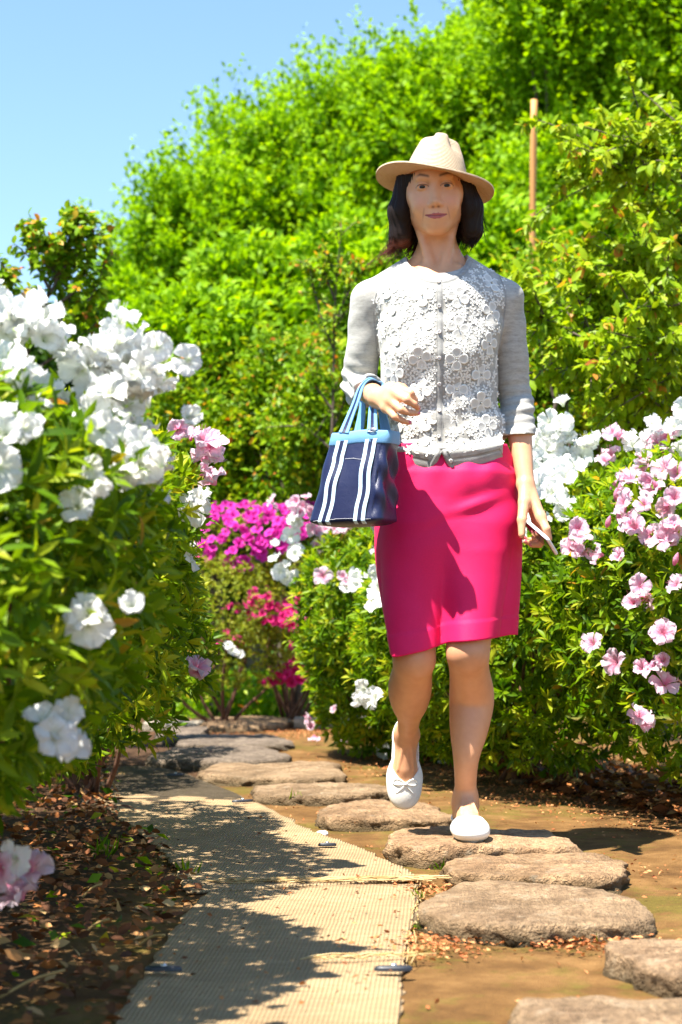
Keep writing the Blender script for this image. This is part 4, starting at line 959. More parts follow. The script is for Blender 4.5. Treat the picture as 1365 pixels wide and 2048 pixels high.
B.cone(p(845, 540, 4.165), p(866, 555, 4.135), .012, .010, .02); B.cone(p(915, 540, 4.165), p(889, 555, 4.135), .012, .010, .02)   # collar bones
for s in (-1, 1): B.cone(HL(.048*s, -.01, -.06), p(876 + 10*s, 548, 4.15), .012, .009, .018)
# arms
RE, RW = p(719, 772, 4.245), p(757, 797, 4.02); LE, LW = p(1030, 792, 4.235), p(1052, 966, 4.14)
limb([SR, (SR+RE)/2, RE, RE+(RW-RE)*.35, RW], [.040, .036, .032, .032, .0225])
limb([SL_, (SL_+LE)/2, LE, LE+(LW-LE)*.3, LE+(LW-LE)*.7, LW], [.040, .036, .031, .032, .0245, .0190])
# right hand (viewer's left), bent over, fingers hanging relaxed
def chain(pts, rad, k=.006):
    for i in range(len(pts)-1): B.cone(pts[i], pts[i+1], rad[i], rad[i+1], k if i else max(k, .010))
FR = {'i': [(797, 776, 3.965), (822, 787, 3.935), (830, 800, 3.942), (829, 809, 3.955)], 'm': [(788, 787, 3.962), (814, 800, 3.925), (829, 809, 3.930), (836, 816, 3.942)],
      'r': [(779, 801, 3.965), (803, 820, 3.930), (822, 826, 3.932), (836, 827, 3.944)], 'p': [(772, 816, 3.972), (790, 834, 3.942), (806, 842, 3.945), (819, 846, 3.955)]}
for kx, (rk, rr) in zip('imrp', ((.0125, (.0108, .0090, .0078, .0062)), (.0125, (.0108, .0092, .0080, .0063)), (.0122, (.0104, .0088, .0076, .0060)), (.0115, (.0094, .0078, .0068, .0054)))):
    pts = [p(*q) for q in FR[kx]]; B.cone(RW, pts[0], .0185, rk, .012); chain(pts, rr, .003)
B.cone(RW+[0, .012, 0], p(782, 776, 4.015), .015, .014, .014); chain([p(782, 776, 4.015), p(805, 776, 3.995), p(823, 790, 3.985)], (.0125, .0105, .0085), .004)
# left hand (viewer's right), hanging with the telephone
FL = {'i': [(1082, 1034, 4.095), (1094, 1058, 4.075), (1098, 1076, 4.082), (1093, 1087, 4.098)], 'm': [(1084, 1038, 4.125), (1093, 1070, 4.108), (1080, 1089, 4.115), (1063, 1090, 4.118)],
      'r': [(1080, 1042, 4.152), (1086, 1075, 4.145), (1068, 1089, 4.148), (1051, 1083, 4.142)], 'p': [(1073, 1042, 4.175), (1076, 1072, 4.172), (1060, 1082, 4.172), (1048, 1076, 4.165)]}
for kx, (rk, rr) in zip('imrp', ((.0125, (.0110, .0092, .0080, .0062)), (.0125, (.0108, .0092, .0080, .0064)), (.0122, (.0104, .0088, .0076, .0062)), (.0112, (.0092, .0078, .0068, .0056)))):
    pts = [p(*q) for q in FL[kx]]; B.cone(LW+[0, (.0 if kx in 'im' else .008), -.004], pts[0], .0170, rk, .012); chain(pts, rr, .003)
chain([LW+[-.004, -.006, -.006], p(1049, 1005, 4.105), p(1044, 1040, 4.078), p(1044, 1070, 4.068)], (.0155, .0145, .0108, .0082), .006)
# legs
HPR, HPL = p(835, 1010, 4.21), p(955, 1010, 4.21)
KL, KR = p(936, 1305, 4.100), p(829, 1318, 4.12)
limb([HPL, (HPL+KL)/2, KL], [.080, .066, .0500]); limb([HPR, (HPR+KR)/2, KR], [.076, .062, .0490])
def foot_frame(org, f, u):
    f = norm(f); u = norm(u - f*np.dot(u, f)); s = np.cross(f, u); return org, f, u, s
FS = foot_frame(p(932, 1683, 4.215)*[1, 1, 0] + [0, 0, .0555], np.array([.03, -1.0, 0]), np.array([0, 0, 1.0]))
ft = np.array([-.03, -.30, -.95]); toe = p(807, 1617, 4.425); uR = np.array([.06, -.95, .30])
FRt = foot_frame(toe - norm(ft)*.172, ft, uR)
def FP(fr, f, s, u): return fr[0] + fr[1]*f + fr[3]*s + fr[2]*u
for fr, K, calf, shin in ((FS, KL, p(944, 1395, 4.225), 1), (FRt, KR, None, 0)):
    A_ = FP(fr, -.002, 0, .085)
    if calf is None: calf = K + (A_-K)*.30 + np.array([-.004, .030, -.012])
    limb([K, K*.62+calf*.38 + [0, .004, 0], calf, calf*.5+(K+(A_-K)*.74)*.5, K+(A_-K)*.74, A_], [.0500, .0470, .0540 if shin else .0525, .0455, .0295, .0242])
    B.ell(K + [0, -.028, .004], (.026, .026, .030), k=.014)
    Mx = np.stack([fr[1], fr[3], fr[2]], 1)
    B.ell(FP(fr, -.018, 0, .034), (.035, .026, .033), Mx, .02); B.cone(A_, FP(fr, -.022, 0, .05), .027, .023, .02)
    B.cone(FP(fr, .0, 0, .078), FP(fr, .075, .002, .044), .0245, .0235, .02); B.cone(FP(fr, 0, 0, .04), FP(fr, .09, 0, .030), .028, .024, .02)
    B.ell(FP(fr, .098, 0, .024), (.055, .040, .023), Mx, .015); B.ell(FP(fr, .132, 0, .016), (.036, .034, .0145), Mx, .01)
    for s in (-1, 1): B.ell(FP(fr, -.004, .028*s, .068), (.009, .005, .009), Mx, .010)      # ankle bones
    for j, s in enumerate((-.012, .0, .012)): B.cone(FP(fr, .010, s*.5, .0995), FP(fr, .085, s*1.7, .0570), .0040, .0030, .005)  # tendons
# head
def he(x, f, z, rx, rf, rz, k=.012, mode='u', M=None): B.ell(HL(x, f, z), np.array([rx, rf, rz])*HS, HM if M is None else M, k, mode)
def hc(a, b, ra, rb, k=.01, mode='u'): B.cone(HL(*a), HL(*b), ra*HS, rb*HS, k, mode=mode)
he(0, -.014, .034, .070, .084, .078, .02); he(0, .022, -.018, .0605, .062, .078, .03)
he(0, .045, -.048, .040, .040, .046, .03)
he(0, .062, -.090, .0205, .020, .0165, .024)
for s in (-1, 1):
    hc((.047*s, .005, -.048), (.013*s, .060, -.092), .0175, .011, .024)
    he(.0355*s, .062, -.038, .0225, .018, .026, .022)
    he(.052*s, .045, -.012, .012, .020, .016, .02)
    he(.0585*s, .006, .0, .010, .03, .03, .02)
he(0, .072, .030, .046, .014, .018, .02)
for s in (-1, 1): he(.030*s, .0905, .006, .0160, .0095, .0105, .012, 'c')
hc((0, .078, .004), (0, .0945, -.034), .0075, .0095, .010); he(0, .0955, -.0372, .0095, .0090, .0078, .007)
for s in (-1, 1): he(.0125*s, .0875, -.0415, .0075, .0085, .0068, .005)
for s in (-1, 1): he(.0068*s, .0975, -.0478, .0038, .0052, .0030, .002, 'c')
he(0, .0745, -.067, .027, .014, .018, .014)
# lids: ball with an almond opening
for s in (-1, 1):
    he(.0305*s, .0712, .006, .0150, .0142, .0128, .003)
    he(.0305*s, .0870, .0050, .0145, .0100, .0046, .0015, 'c')
# lips
for s in (-1, 1): hc((.0045*s, .0885, -.0640), (.0270*s, .0770, -.0658), .0042, .0016, .003)
hc((-.0130, .0850, -.0735), (.0130, .0850, -.0735), .0048, .0048, .004); 
for s in (-1, 1): hc((.012*s, .085, -.0730), (.0265*s, .0775, -.0664), .0042, .0014, .003)
for s in (-1, 1): hc((0, .0925, -.0688), (.0265*s, .0825, -.0662), .0008, .0006, .0015, 'c')
for s in (-1, 1): he(.066*s, -.008, -.015, .007, .014, .026, .006)      # ears (under the hair)
Vb, Qb = B.mesh(); Vb = relax(Vb, Qb, 2, .45)
hl = to_head(Vb)
def gauss(v, c, s): return np.exp(-((v-c)/s)**2)
x_, f_, z_ = np.abs(hl[:, 0]), hl[:, 1], hl[:, 2]
front = f_ > .055
skin = np.tile(np.array([0.66, 0.335, 0.18]), (len(Vb), 1))
skin *= (1 + .05*vnoise(Vb, 5, 30)[:, None]*np.array([.6, 1, 1.1]))
def blend(mask, col):
    global skin
    m = np.clip(mask, 0, 1)[:, None]; skin = skin*(1-m) + np.array(col)*m
zl = -.0690 + .0028*(x_/.027)**2
lip_top = -.0632 + .0016*gauss(x_, .005, .003) - .0016*(x_/.027)**2; lip_bot = -.0768 + .0110*(x_/.027)**2
lm = front & (f_ > .070) & (x_ < .0280) & (z_ < lip_top) & (z_ > lip_bot)
blend(lm*0.9, (.40, .075, .085)); blend(front*(x_ < .0275)*gauss(z_, zl, .0011)*.85, (.13, .02, .02))
brow_z = .0290 + .0065*np.clip((x_-.012)/.022, 0, 1) - .007*np.clip((x_-.036)/.014, 0, 1)
bm = front*gauss(z_, brow_z, .0036)*np.clip((x_-.010)/.005, 0, 1)*np.clip((.048-x_)/.012, 0, 1)
blend(bm*.9, (.07, .035, .02))
# upper lid line and lashes; crease and lower-lid shade painted into the skin colour
ez = .0050 + .0050*np.sqrt(np.clip(1-((x_-.0305)/.0145)**2, 0, 1)); blend(front*gauss(z_, ez+.0008, .0015)*(np.abs(x_-.0305) < .0165)*.95, (.03, .015, .012))
blend(front*gauss(z_, ez+.0068, .0012)*(np.abs(x_-.0305) < .016)*.35, (.30, .13, .075))
blend(front*gauss(z_, -.0005, .0012)*(np.abs(x_-.0305) < .012)*.25, (.35, .15, .09))
blend(front*gauss(z_, .012, .010)*gauss(x_, .016, .006)*.45, (.30, .12, .065))  # eye socket shade painted as darker skin beside the nose
blend(front*gauss(x_, .036, .016)*gauss(z_, -.034, .016)*.42, (.66, .25, .16))
blend(front*gauss(x_, .0290+(-.050-z_)*.18, .0018)*np.clip((-.044-z_)/.008, 0, 1)*np.clip((z_+.080)/.012, 0, 1)*.55, (.32, .13, .08))   # smile lines: crease shade painted into the skin
blend(front*gauss(z_, -.0475, .003)*gauss(x_, .007, .004)*.75, (.12, .03, .02))  # nostril shade painted dark under the nose
# knees and knuckles a little redder
for K in (KL, KR): blend(np.exp(-(np.linalg.norm(Vb-(K+[0, -.03, 0]), axis=1)/.055)**2)*.35, (.50, .23, .14))
hand = np.zeros(len(Vb))
for q in [p(*a) for fd in (FR, FL) for v in fd.values() for a in v[1:3]]: hand = np.maximum(hand, np.exp(-(np.linalg.norm(Vb-q, axis=1)/.010)**2))
blend(hand*.28, (.58, .22, .15))
t = NT('skin'); c = t.attr('tint', 'Color'); nz = t.noise(55, 5, None, .6)
c = t.mix(.30, c, t.ramp(nz, [(.3, (.78, .70, .66)), (.65, (1, 1, 1))]), 'MULTIPLY')
M_skin = t.done(t.pbr(c, .46, t.bump(t.noise(420, 3), .12, .002), .42, Subsurface__Weight=.12, Subsurface__Radius=(.012, .005, .003), Subsurface__Scale=1.0))
body = link('body', mesh_np('body', Vb, Qb, {'tint': skin}), M_skin, person)
# eyes
t = NT('eye'); c = t.attr('tint', 'Color'); M_eye = t.done(t.pbr(c, .25, None, .35))
for s in (-1, 1):
    nu, nv = 28, 28; V = []; C = []
    for i in range(nu+1):
        a = i/nu*math.pi
        for j in range(nv):
            b = j/nv*2*math.pi; v = np.array([math.sin(a)*math.cos(b), math.cos(a), math.sin(a)*math.sin(b)]); V.append(HL(.0305*s + .0122*v[0], .0705+.0122*v[1], -.0025+.0080+.0122*v[2]))
            C.append((.008, .006, .005) if a < .22 else ((.020, .010, .006) if a < .64 else (.46, .41, .37)))
    Q = [(i*nv+j, (i+1)*nv+j, (i+1)*nv+(j+1) % nv, i*nv+(j+1) % nv) for i in range(nu) for j in range(nv)]
    link('eye', mesh_np('eye', V, np.array(Q), {'tint': np.array(C)}), M_eye, body)
M_nail = plain('nail_varnish', (.62, .13, .17), .18, .6)
for fd in (FR, FL):
    for kx in 'imrp':
        a, b = p(*fd[kx][2]), p(*fd[kx][3]); d = norm(b-a); up = norm(np.array([.25, -1, .45]) - d*np.dot(d, np.array([.25, -1, .45]))); s = np.cross(d, up); c = b + up*.0046 - d*.001
        V = []; 
        for i in range(6):
            for j in range(8): aa = i/5; ph = j/8*2*np.pi; V.append(c + d*.0062*aa*math.cos(ph) + s*.0050*aa*math.sin(ph) + up*(.0016*math.sqrt(max(0, 1-aa*aa)) - .0004))
        Q = [(i*8+j, (i+1)*8+j, (i+1)*8+(j+1) % 8, i*8+(j+1) % 8) for i in range(5) for j in range(8)]
        link('nail', mesh_np('nail', V, np.array(Q)), M_nail, body)

# ---- hair
HatR = rot('Z', R(0)) @ rot('Y', R(7.5)) @ rot('X', R(-5.5)); HatC = P(868, 366, 4.178)
M_hair = NT('dark_hair'); t = M_hair; tt_ = t.attr('tint'); c = t.ramp(tt_, [(0, (.010, .006, .005)), (.72, (.020, .010, .008)), (1, (.11, .028, .014))])
M_hair = t.done(t.pbr(c, .55, t.bump(t.noise(120, 3, t.map(t.coord(), (1, 1, .08))), .4, .004), .18))
Hs = SDF(np.arange(H0[0]-.15, H0[0]+.15, .0026), np.arange(4.02, 4.36, .0030), np.arange(H0[2]-.17, H0[2]+.16, .0030))
def hh(fn, *a, **k):
    global B
    old = B; B = Hs; fn(*a, **k); B = old
hh(he, 0, -.020, .030, .078, .092, .080, .02)
hh(he, 0, -.070, -.045, .088, .045, .080, .03)
for s in (-1, 1):
    hh(hc, (.071*s, .012, .040), (.088*s, .004, -.040), .022, .027, .02); hh(hc, (.088*s, .004, -.040), (.090*s, .000, -.098), .027, .027, .02)
    hh(hc, (.080*s, -.04, -.03), (.085*s, -.04, -.100), .03, .028, .02)
hh(hc, (-.092, 0, -.100), (-.104, .002, -.118), .022, .012, .01)
hh(he, 0, .060, -.035, .0560, .070, .082, .006, 'c')
qx, qy, qz = Hs.xs[:, None, None]-H0[0], Hs.ys[None, :, None]-H0[1], Hs.zs[None, None, :]-H0[2]; Hs.F = np.maximum(Hs.F, ((qx+H0[0]-HatC[0])*HatR[0, 2]+(qy+H0[1]-HatC[1])*HatR[1, 2]+(qz+H0[2]-HatC[2])*HatR[2, 2]+.001).astype(np.float32))
Vh, Qh = Hs.mesh(); Vh = relax(Vh, Qh, 2)
Vh += norm(Vh-H0)*(.0022*np.sin(np.arctan2(Vh[:, 0]-H0[0], Vh[:, 1]-H0[1])*60 + 2*vnoise(Vh, 3, 6)))[:, None]
lh = to_head(Vh); tint = np.clip(.2 + np.clip((-.085-lh[:, 2])/.04, 0, 1)*np.where(lh[:, 0] < 0, .85, .3), 0, 1)
hair = link('hair', mesh_np('hair', Vh, Qh, {'tint': tint}), M_hair, person)
A = Acc(); r = np.random.default_rng(6)
for k in range(1500):
    ph = r.uniform(-.42, math.pi+.42); jit = r.uniform(-.011, .004); sgn = math.cos(ph)
    ss = []
    zb = -.125 + .012*r.normal() + (.004 if sgn > 0 else -.006)
    zz = np.linspace(.034, zb, 9)
    wv = r.normal(0, .0016); pz = r.uniform(0, 6)
    for z in zz:
        aw = np.interp(-z, [-.06, -.02, .04, .09, .13], [.066, .076, .106, .114, .108]) + jit + wv*math.sin(z*60+pz)
        bd = np.interp(-z, [-.06, 0, .06, .13], [.095, .103, .105, .085]) + jit
        x = aw*math.cos(ph); f = -bd*math.sin(ph)*(1.0 if math.sin(ph) > 0 else .55) - .004
        e = max(0, (-z-.095)/.035)
        x += (-.014 if sgn < 0 else -.006)*e**1.5*(1+.4*r.normal()) if sgn < 0 else -.010*e**1.5
        ss.append(HL(x, f + .010*e*r.normal()*.3, z))
    up_ = HatR[:, 2]; ss = [q - up_*max(0.0, float((q-HatC)@up_)+.003) for q in ss]
    A.tube(ss, np.linspace(.0013, .0005, 9), 3, np.clip(.15 + np.clip((-zz.repeat(3)-.07)/.05, 0, 1)*(.9 if sgn < 0 else .25) + r.normal()*.1, 0, 1), False)
for k in range(26):     # loose flyaway hairs
    s = r.choice((-1, 1)); z0 = r.uniform(-.08, -.02); x0 = .110*s
    A.tube(spline([HL(x0, r.uniform(-.02, .02), z0), HL(x0+.008*s, 0, z0-.03), HL(x0+s*r.uniform(.0, .022), r.uniform(-.02, .02), z0-r.uniform(.04, .07))], 7), .0005, 3, .4, False)
o = link('strands', A.mesh('strands'), M_hair, hair); o['kind'] = 'stuff'

# ---- straw hat
def hat_pt(x, f, z): return HatC + HatR @ np.array([x, -f, z])
t = NT('woven_hat_straw'); at = t.attr('tint'); co = t.coord()
w = t.math('SINE', t.math('MULTIPLY', at, 420.0)); w = t.math('ADD', t.math('MULTIPLY', w, .5), .5)
br = t.noise(160, 3, co, .6)
c = t.ramp(w, [(0.0, (.40, .26, .15)), (.4, (.70, .56, .38)), (1, (.76, .64, .47))]); c = t.mix(.35, c, t.ramp(br, [(.3, .65), (.6, 1.0)]), 'MULTIPLY')
pb_ = t.pbr(c, .7, t.bump(t.math('ADD', w, t.math('MULTIPLY', br, .6)), .55, .004), .25)
tr = t.n('ShaderNodeBsdfTranslucent', Color=t.mix(1.0, c, (1.0, .62, .40), 'MULTIPLY')).outputs[0]
M_straw_hat = t.done(t.n('ShaderNodeMixShader', Fac=.22, i1=pb_, i2=tr).outputs[0])
nA, nC = 120, 30
hat = None
V = []; TT = []
def crown_pt(th, u):
    cx, sx = math.cos(th), math.sin(th)                    # sx > 0 = front
    h = .113
    if u < .72:
        v = u/.72; z = h*.86*v; s = 1 - .36*v**1.35
    else:
        v = (u-.72)/.28; z = h*(.86 + .14*math.sin(min(1, v*1.9)*math.pi/2)) ; s = (1-.36)*(1-v**1.6)
    x = .0790*s*cx; f = .0985*(1-.62*(1-s))*sx if u < .72 else .0985*(1-.62*.36)*(s/.64)*sx
    f += .012*v*0 + (.010 if u >= .72 else .010*u/.72)*-1
    if u < .72: pass
    # fedora creases: long dent over the top, a pinch each side in front
    dent = math.exp(-(x/.020)**2)*(1/(1+math.exp(-(z-.100)/.006)))*.018*(1/(1+math.exp((f-.045)/.012)))
    z -= dent*.9
    for sd in (-1, 1):
        g = math.exp(-(((x-.036*sd)/.016)**2 + ((f-.048)/.030)**2))*(1/(1+math.exp(-(z-.070)/.008)))
        x -= sd*.016*g; z -= .010*g
    z += .003*max(0, f/.09)*min(1, u*1.6)*(1 if u < .9 else 1)
    return hat_pt(x + .003, f, z + .001)
for i in range(nC+1):
    for j in range(nA): V.append(crown_pt(j/nA*2*math.pi, (i/nC)*.9995)); TT.append(i/nC*.55)
Q = [(i*nA+j, i*nA+(j+1) % nA, (i+1)*nA+(j+1) % nA, (i+1)*nA+j) for i in range(nC) for j in range(nA)]
hat = link('straw_hat', mesh_np('straw_hat', V, np.array(Q), {'tint': np.array(TT)}), M_straw_hat, person)
sm = hat.modifiers.new('thickness', 'SOLIDIFY'); sm.thickness = .002; sm.offset = -1
V = []; TT = []; nB = 22
def brim_pt(th, u, dz=0.0):
    cx, sx = math.cos(th), math.sin(th); r0x, r0f = .0785, .0980; wd = .066 + .004*math.cos(2*th)
    x = (r0x + wd*u)*cx; f = (r0f + (wd-.012)*u)*sx - .010*(1-u)*0
    z = .002 - .004*u + .013*u*u*math.cos(2*th)*-1*.5 + .016*u**2*(cx*cx)*.8 - .014*u*u*max(0, sx)**2 + .003*u*math.sin(3*th+1) + dz
    z += -.012*u*u*max(0, cx)**2 + .004*u*u*max(0, -cx)
    return hat_pt(x + .003, f, z)
for i in range(nB+1):
    for j in range(nA): V.append(brim_pt(j/nA*2*math.pi, i/nB)); TT.append(.6 + i/nB*.33)
for i in range(3):
    for j in range(nA): V.append(brim_pt(j/nA*2*math.pi, 1.0, -.0015*(i+1))); TT.append(.95)
for i in range(nB, -1, -1):
    for j in range(nA): V.append(brim_pt(j/nA*2*math.pi, i/nB, -.0045)); TT.append(.6 + i/nB*.33)
nr = nB+1+3+nB+1
Q = [(i*nA+j, (i+1)*nA+j, (i+1)*nA+(j+1) % nA, i*nA+(j+1) % nA) for i in range(nr-1) for j in range(nA)]
link('brim', mesh_np('brim', V, np.array(Q), {'tint': np.array(TT)}), M_straw_hat, hat)

# ---- cardigan
Cd = SDF(np.arange(-.01, .50, .0028), np.arange(3.99, 4.42, .0032), np.arange(.90, 1.49, .0030))
Cd.put(torso(.002, .0), (-.02, 4.0, TZ[0]-.05), (.56, 4.45, TZ[-1]+.05), .02)
old, B = B, Cd
for S_ in (SR, SL_): B.cone(NB + [0, 0, .010], S_ + [0, .0, -.002], .052, .046, .03)
B.ell(p(878, 600, 4.18), (.115, .088, .078), k=.05)
limb([SR, (SR+RE)/2, RE, RE+(RW-RE)*.35, RE+(RW-RE)*.62], [.049, .0435, .0420, .0405, .0385]); limb([SL_, (SL_+LE)/2, LE, LE+(LW-LE)*.3, LE+(LW-LE)*.70], [.049, .0440, .0415, .0400, .0365])
B = old
X, Y, Z = Cd.xs[:, None, None], Cd.ys[None, :, None], Cd.zs[None, None, :]
# cloth folds
PXf = 682.5 + X/YB*F; PYf = 1244 - (Z-HC)/YB*F
fold = .0024*np.sin((PXf*.055 + PYf*.075)+1.2*np.sin(PYf*.03)) * np.exp(-((PYf-780)/150.)**2) + .0022*np.sin(PXf*.09 - PYf*.05 + 1.5*np.sin(PXf*.021))*np.exp(-((PYf-850)/80.)**2)
fold = fold + .0016*np.sin(PXf*.06 + .7)*np.exp(-((PYf-640)/60.)**2)
armw = np.clip((760-PXf)/12, 0, 1)*np.exp(-((PYf-765)/38.)**2) ; fold = fold + .0042*armw*np.sin(PYf*.22 - PXf*.05 + (Y-4.1)*60)
arml = np.clip((PXf-1003)/10, 0, 1)*np.exp(-((PYf-815)/50.)**2); fold = fold + .0020*arml*np.sin(PYf*.30 + PXf*.04)
arml2 = np.clip((PXf-1003)/10, 0, 1)*np.exp(-((PYf-640)/60.)**2); fold = fold + .0022*arml2*np.sin(PYf*.07 + PXf*.11)
Fc = Cd.F + fold.astype(np.float32)
# blouse over the hem band
hemz = np.interp(X, [P(q, 930, YB)[0] for q in (770, 800, 858, 880, 905, 960, 1025)], [P(880, q, YB-.10)[2] for q in (922, 930, 942, 942, 939, 931, 914)]).astype(np.float32)
band = np.clip(1-np.abs(Z-(hemz+.040))/.028, 0, 1)*.010; Fc = Fc - band*np.clip((Y < 4.3)*1.0, 0, 1)
Fc = smax(Fc, (hemz - Z), .003)
xn = P(884, 905, YB-.1); tw = np.clip((xn[2]-Z)/(xn[2]-P(884, 942, YB-.1)[2]), 0, 2)
ncl = -(X-(xn[0]-.0225*tw*.9)); ncr = (X-(xn[0]+.0200*tw))
notch = np.maximum(np.maximum(ncl, ncr), Z-xn[2]) + np.clip(Y-4.2, 0, 1)*10
Fc = np.maximum(Fc, -notch)
# cuffs
def cut(Fc, c, n, lo, hi):
    n = norm(n); d = (X-c[0])*n[0] + (Y-c[1])*n[1] + (Z-c[2])*n[2]; m = (X > lo[0]) & (X < hi[0]) & (Y > lo[1]) & (Y < hi[1]) & (Z > lo[2]) & (Z < hi[2])
    return np.where(m, np.maximum(Fc, d.astype(np.float32)), Fc)
cu = RE+(RW-RE)*.52
Fc = cut(Fc, cu, RW-RE, (-.05, 3.9, P(0, 835, 4.1)[2]), (P(768, 800, 4.1)[0], 4.20, P(0, 752, 4.1)[2]))
cl = P(1032, 871, 4.18); Fc = cut(Fc, cl, np.array([.04, 0, -1.0]), (P(1001, 871, 4.2)[0], 3.9, .8), (.6, 4.5, cl[2]+.03))
# neckline
nc = P(876, 497, 4.15); q = np.sqrt(((X-nc[0])/.0775)**2 + ((Y-nc[1]-.02)/.150)**2 + ((Z-nc[2])/.0735)**2); Fc = np.maximum(Fc, -((q-1)*.075))
Cd.F = Fc.astype(np.float32)
Vc, Qc = Cd.mesh(); Vc = relax(Vc, Qc, 1, .4)
def knit(name, c0, c1, sc=1.0):
    t = NT(name); co = t.coord(); h = t.noise(900*sc, 2, co); m = t.noise(35, 4, t.map(co, (1, 1, 3.5)), .75)
    c = t.mix(t.ramp(m, [(.35, 0.0), (.65, 1.0)]), c0, c1); c = t.mix(.3, c, t.ramp(h, [(.3, .55), (.6, 1.0)]), 'MULTIPLY')
    return t.done(t.pbr(c, .9, t.bump(h, .35, .002), .15, Sheen__Weight=.15))
M_knit = knit('heather_grey_knit', (.33, .32, .29), (.48, .465, .425))
M_rib = knit('grey_knit_band', (.27, .27, .255), (.38, .37, .35))
t = NT('white_lace'); M_lace = t.done(t.pbr(t.ramp(t.attr('tint'), [(0.0, (.50, .49, .45)), (1.0, (.76, .75, .70))]), .8, t.bump(t.noise(600, 3), .3, .004), .2))
card = link('cardigan', mesh_np('cardigan', Vc, Qc), M_knit, person)
bvh = BVHTree.FromPolygons([tuple(v) for v in Vc.tolist()], Qc.tolist())
def on_card(px, py):
    d = Vector(P(px, py, 4.0)) - Vector((0, 0, HC)); d.normalize(); h = bvh.ray_cast(Vector(P(px, py, 3.7)), d)
    return (np.array(h[0]), np.array(h[1]) if np.dot(h[1], d) < 0 else -np.array(h[1])) if h[0] is not None else (None, None)
def ribbon(name, pts, width, off, mat, parent, thick=.0025, segs=60, taper=None):
    """band laid on the cardigan following picture points; built on the cloth surface"""
    pts = np.array(pts, float); q = spline(np.concatenate([pts, np.zeros((len(pts), 1))], 1), segs)[:, :2]; T_ = norm(np.gradient(q, axis=0)); Nn = np.stack([-T_[:, 1], T_[:, 0]], 1)
    V = []; ok = []
    cols = 5
    for i in range(segs):
        row = []
        for j in range(cols):
            a = (j/(cols-1)-.5)*width; h, n = on_card(*(q[i]+Nn[i]*a)); row.append((h, n))
        hs = [x for x in row if x[0] is not None]
        if len(hs) < 3: continue
        base = []
        for (h, n) in row:
            if h is None: h, n = hs[len(hs)//2]
            base.append(h + n*(off))
        V.append(base)
    V = np.array(V); m = len(V); nn = norm(np.cross(np.gradient(V[:, 2], axis=0), V[:, -1]-V[:, 0])); 
    nn = np.where((nn[:, 1] > 0)[:, None], -nn, nn)
    prof = np.array([-.6, .35, .5, .35, -.6])*thick
    top = (V + nn[:, None]*prof[None, :, None]).reshape(-1, 3); Q = [(i*cols+j, i*cols+j+1, (i+1)*cols+j+1, (i+1)*cols+j) for i in range(m-1) for j in range(cols-1)]
    back = (V - nn[:, None]*.004).reshape(-1, 3); Q2 = [tuple(x+m*cols for x in q[::-1]) for q in Q]
    rim = [(k, k+1) for k in range(cols-1)] + [((m-1)*cols+k+1, (m-1)*cols+k) for k in range(cols-1)] + [((k+1)*cols, k*cols) for k in range(m-1)] + [(k*cols+cols-1, (k+1)*cols+cols-1) for k in range(m-1)]
    Q3 = [(a, b, b+m*cols, a+m*cols) for a, b in rim]
    return link(name, mesh_np(name, np.concatenate([top, back]), np.array(Q+Q2+Q3)), mat, parent)
# collar: ring of ribbing along the neckline
col = []
for k in range(60):
    a = math.pi*(-.04 + 1.08*k/59); px, py = 876 - 70*math.cos(a), 501 + 63*math.sin(a)
    h, n = on_card(px, py)
    if h is not None: col.append((px, py))
cp = np.array(col)
ribbon('collar_band', cp[::4] if len(cp) > 12 else cp, 13, .0012, M_rib, card, .004, 90)
ribbon('button_placket', [(881, 562), (881, 640), (881, 720), (880, 800), (880, 850), (882, 898)], 15, .0016, M_rib, card, .004, 90)
ribbon('front_edge', [(880, 898), (870, 918), (858, 940)], 12, .002, M_rib, card, .004, 16)
ribbon('front_edge', [(886, 898), (896, 918), (906, 937)], 12, .002, M_rib, card, .004, 16)
ribbon('hem_band', [(800, 918), (830, 924), (858, 930)], 22, .002, M_rib, card, .003, 30)
ribbon('hem_band', [(906, 926), (960, 918), (1018, 903)], 22, .002, M_rib, card, .003, 40)
M_btn = plain('pearl_button', (.62, .58, .55), .2, .6)
for (bx, by) in ((878, 565), (879, 612), (879, 664), (879, 716), (879, 768), (879, 822), (879, 873), (902, 921)):
    h, n = on_card(bx, by)
    if h is None: continue
    z = norm(n); x = norm(np.cross(z, [0, 0, 1.0])); y = np.cross(z, x); V = []
    for (rr, hz) in ((.0001, .0046), (.0022, .0046), (.0036, .0058), (.0046, .0050), (.0048, .0030), (.0048, .0)):
        for j in range(14): a = j/14*2*np.pi; V.append(h + x*rr*math.cos(a) + y*rr*math.sin(a) + z*(hz+.0015))
    Q = [(i*14+j, (i+1)*14+j, (i+1)*14+(j+1) % 14, i*14+(j+1) % 14) for i in range(5) for j in range(14)]
    link('button', mesh_np('button', V, np.array(Q)), M_btn, card)
